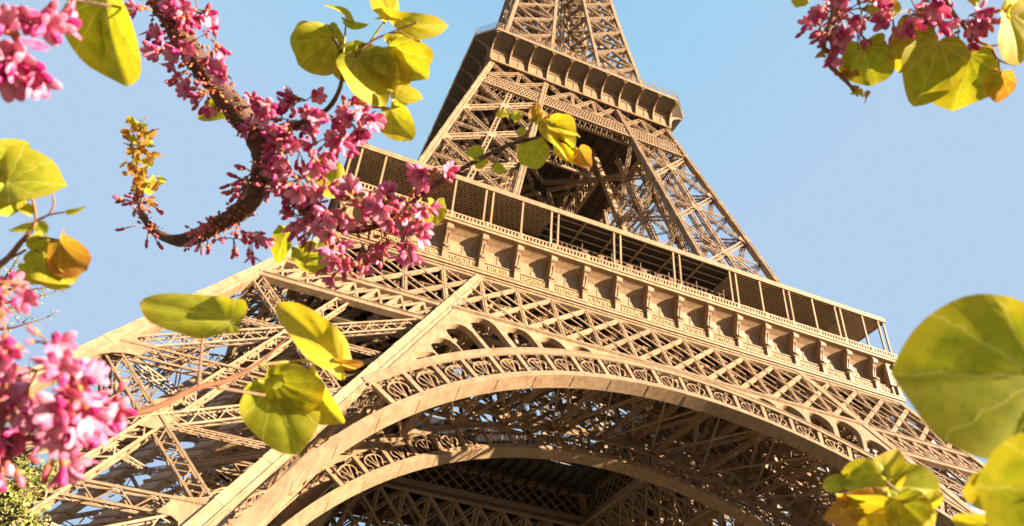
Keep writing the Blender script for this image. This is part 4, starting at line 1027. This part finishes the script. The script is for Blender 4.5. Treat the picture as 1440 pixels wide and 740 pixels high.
# --- lower right shoot
b7 = branch('yellow green redbud shoot rising from the bottom edge beside the right arch springing', (1300, 800), .55)
stem(b7, [(1330, 830, .55, 9), (1312, 770, .55, 8), (1304, 730, .55, 7), (1292, 706, .55, 5), (1262, 690, .55, 4), (1244, 676, .55, 3)], TWIG, 'branch_wood')
for b, t, d, w_, kw in [((1244, 680), (1182, 668), .56, 50, dict(m='g', rot=30, fold=18, wave=.05)), ((1238, 684), (1264, 636), .565, 46, dict(m='y', rot=-20)), ((1192, 676), (1156, 684), .565, 22, dict(m='g', rot=30)), ((1252, 684), (1334, 690), .56, 58, dict(m='g', rot=-24, fold=20, wave=.05)), ((1302, 712), (1196, 722), .54, 84, dict(m='y', rot=-26, fold=22, wave=.05)), ((1240, 706), (1168, 730), .55, 50, dict(m='o', rot=16)), ((1262, 700), (1300, 744), .53, 60, dict(m='g', rot=10)), ((1246, 692), (1238, 668), .57, 30, dict(m='g', rot=10)), ((1262, 728), (1212, 752), .535, 50, dict(m='y', rot=-10))]: leaf(b7, b, t, d, w_, **kw)

# ------------------------------------------------------------ trees at the left
FOL = mat('tree_foliage', (0.17, 0.16, 0.025), 0.6, 0.2, 1.5, 0.3, col2=(0.10, 0.11, 0.02))
def tree(name, label, px, d, top_px, rw, nleaf, lsz, sparse, seed):
    rnd = random.Random(seed); top = at(*top_px, d); base = Vector((top.x, top.y, 0)); H = top.z
    root = empty(name, base); tag(root, label, 'tree', None)
    t = MB(); t.smooth = True; pts = [Vector((0, 0, 0)), Vector((.15, .1, H * .3)), Vector((-.1, .1, H * .6)), Vector((0, 0, H * .97))]
    t.tube(smooth(pts, 5), [H * .022 * (1 - .93 * i / 15) for i in range(16)], 8)
    tips = []
    for i in range(46):
        z = H * rnd.uniform(.3, .95); a = rnd.uniform(0, 6.28); L = rw * rnd.uniform(.45, 1) * (1 - .55 * max(0, (z / H - .5) * 2) ** 2)
        p = Vector((0, 0, z)); q = p + Vector((L * math.cos(a), L * math.sin(a), L * rnd.uniform(.15, .6)))
        m = (p + q) / 2 + Vector((0, 0, -.08 * L)); t.tube([p, m, q], [.035 * L, .02 * L, .006], 5)
        for k in range(5):
            s = rnd.uniform(.35, 1); u = p.lerp(q, s); e = u + Vector((rnd.gauss(0, 1), rnd.gauss(0, 1), rnd.gauss(.3, .8))).normalized() * L * rnd.uniform(.15, .35)
            t.tube([u, e], [.008 * L, .004], 4); tips.append((u, e))
    t.build('trunk', BARK, root)
    c = MB()
    for _ in range(nleaf):
        u, e = rnd.choice(tips); p = u.lerp(e, rnd.uniform(.2, 1.1)) + Vector((rnd.gauss(0, 1), rnd.gauss(0, 1), rnd.gauss(0, 1))) * (sparse * rw)
        a = Vector((rnd.gauss(0, 1), rnd.gauss(0, 1), rnd.gauss(0, 1))).normalized() * lsz * rnd.uniform(.6, 1.3); b = a.orthogonal().normalized() * a.length * .55
        c.add([p, p + a * .5 + b, p + a, p + a * .5 - b], [(0, 1, 2, 3)])
    c.build('crown', FOL, root)
tree('leafy_tree', 'yellow green leafy tree at the foot of the left tower leg', None, 24, (26, 604), 2.7, 14000, .10, .05, 3)
tree('sparse_tree', 'tall thin tree with few small leaves behind the left blossom', None, 34, (22, 366), 3.6, 3000, .085, .03, 9)
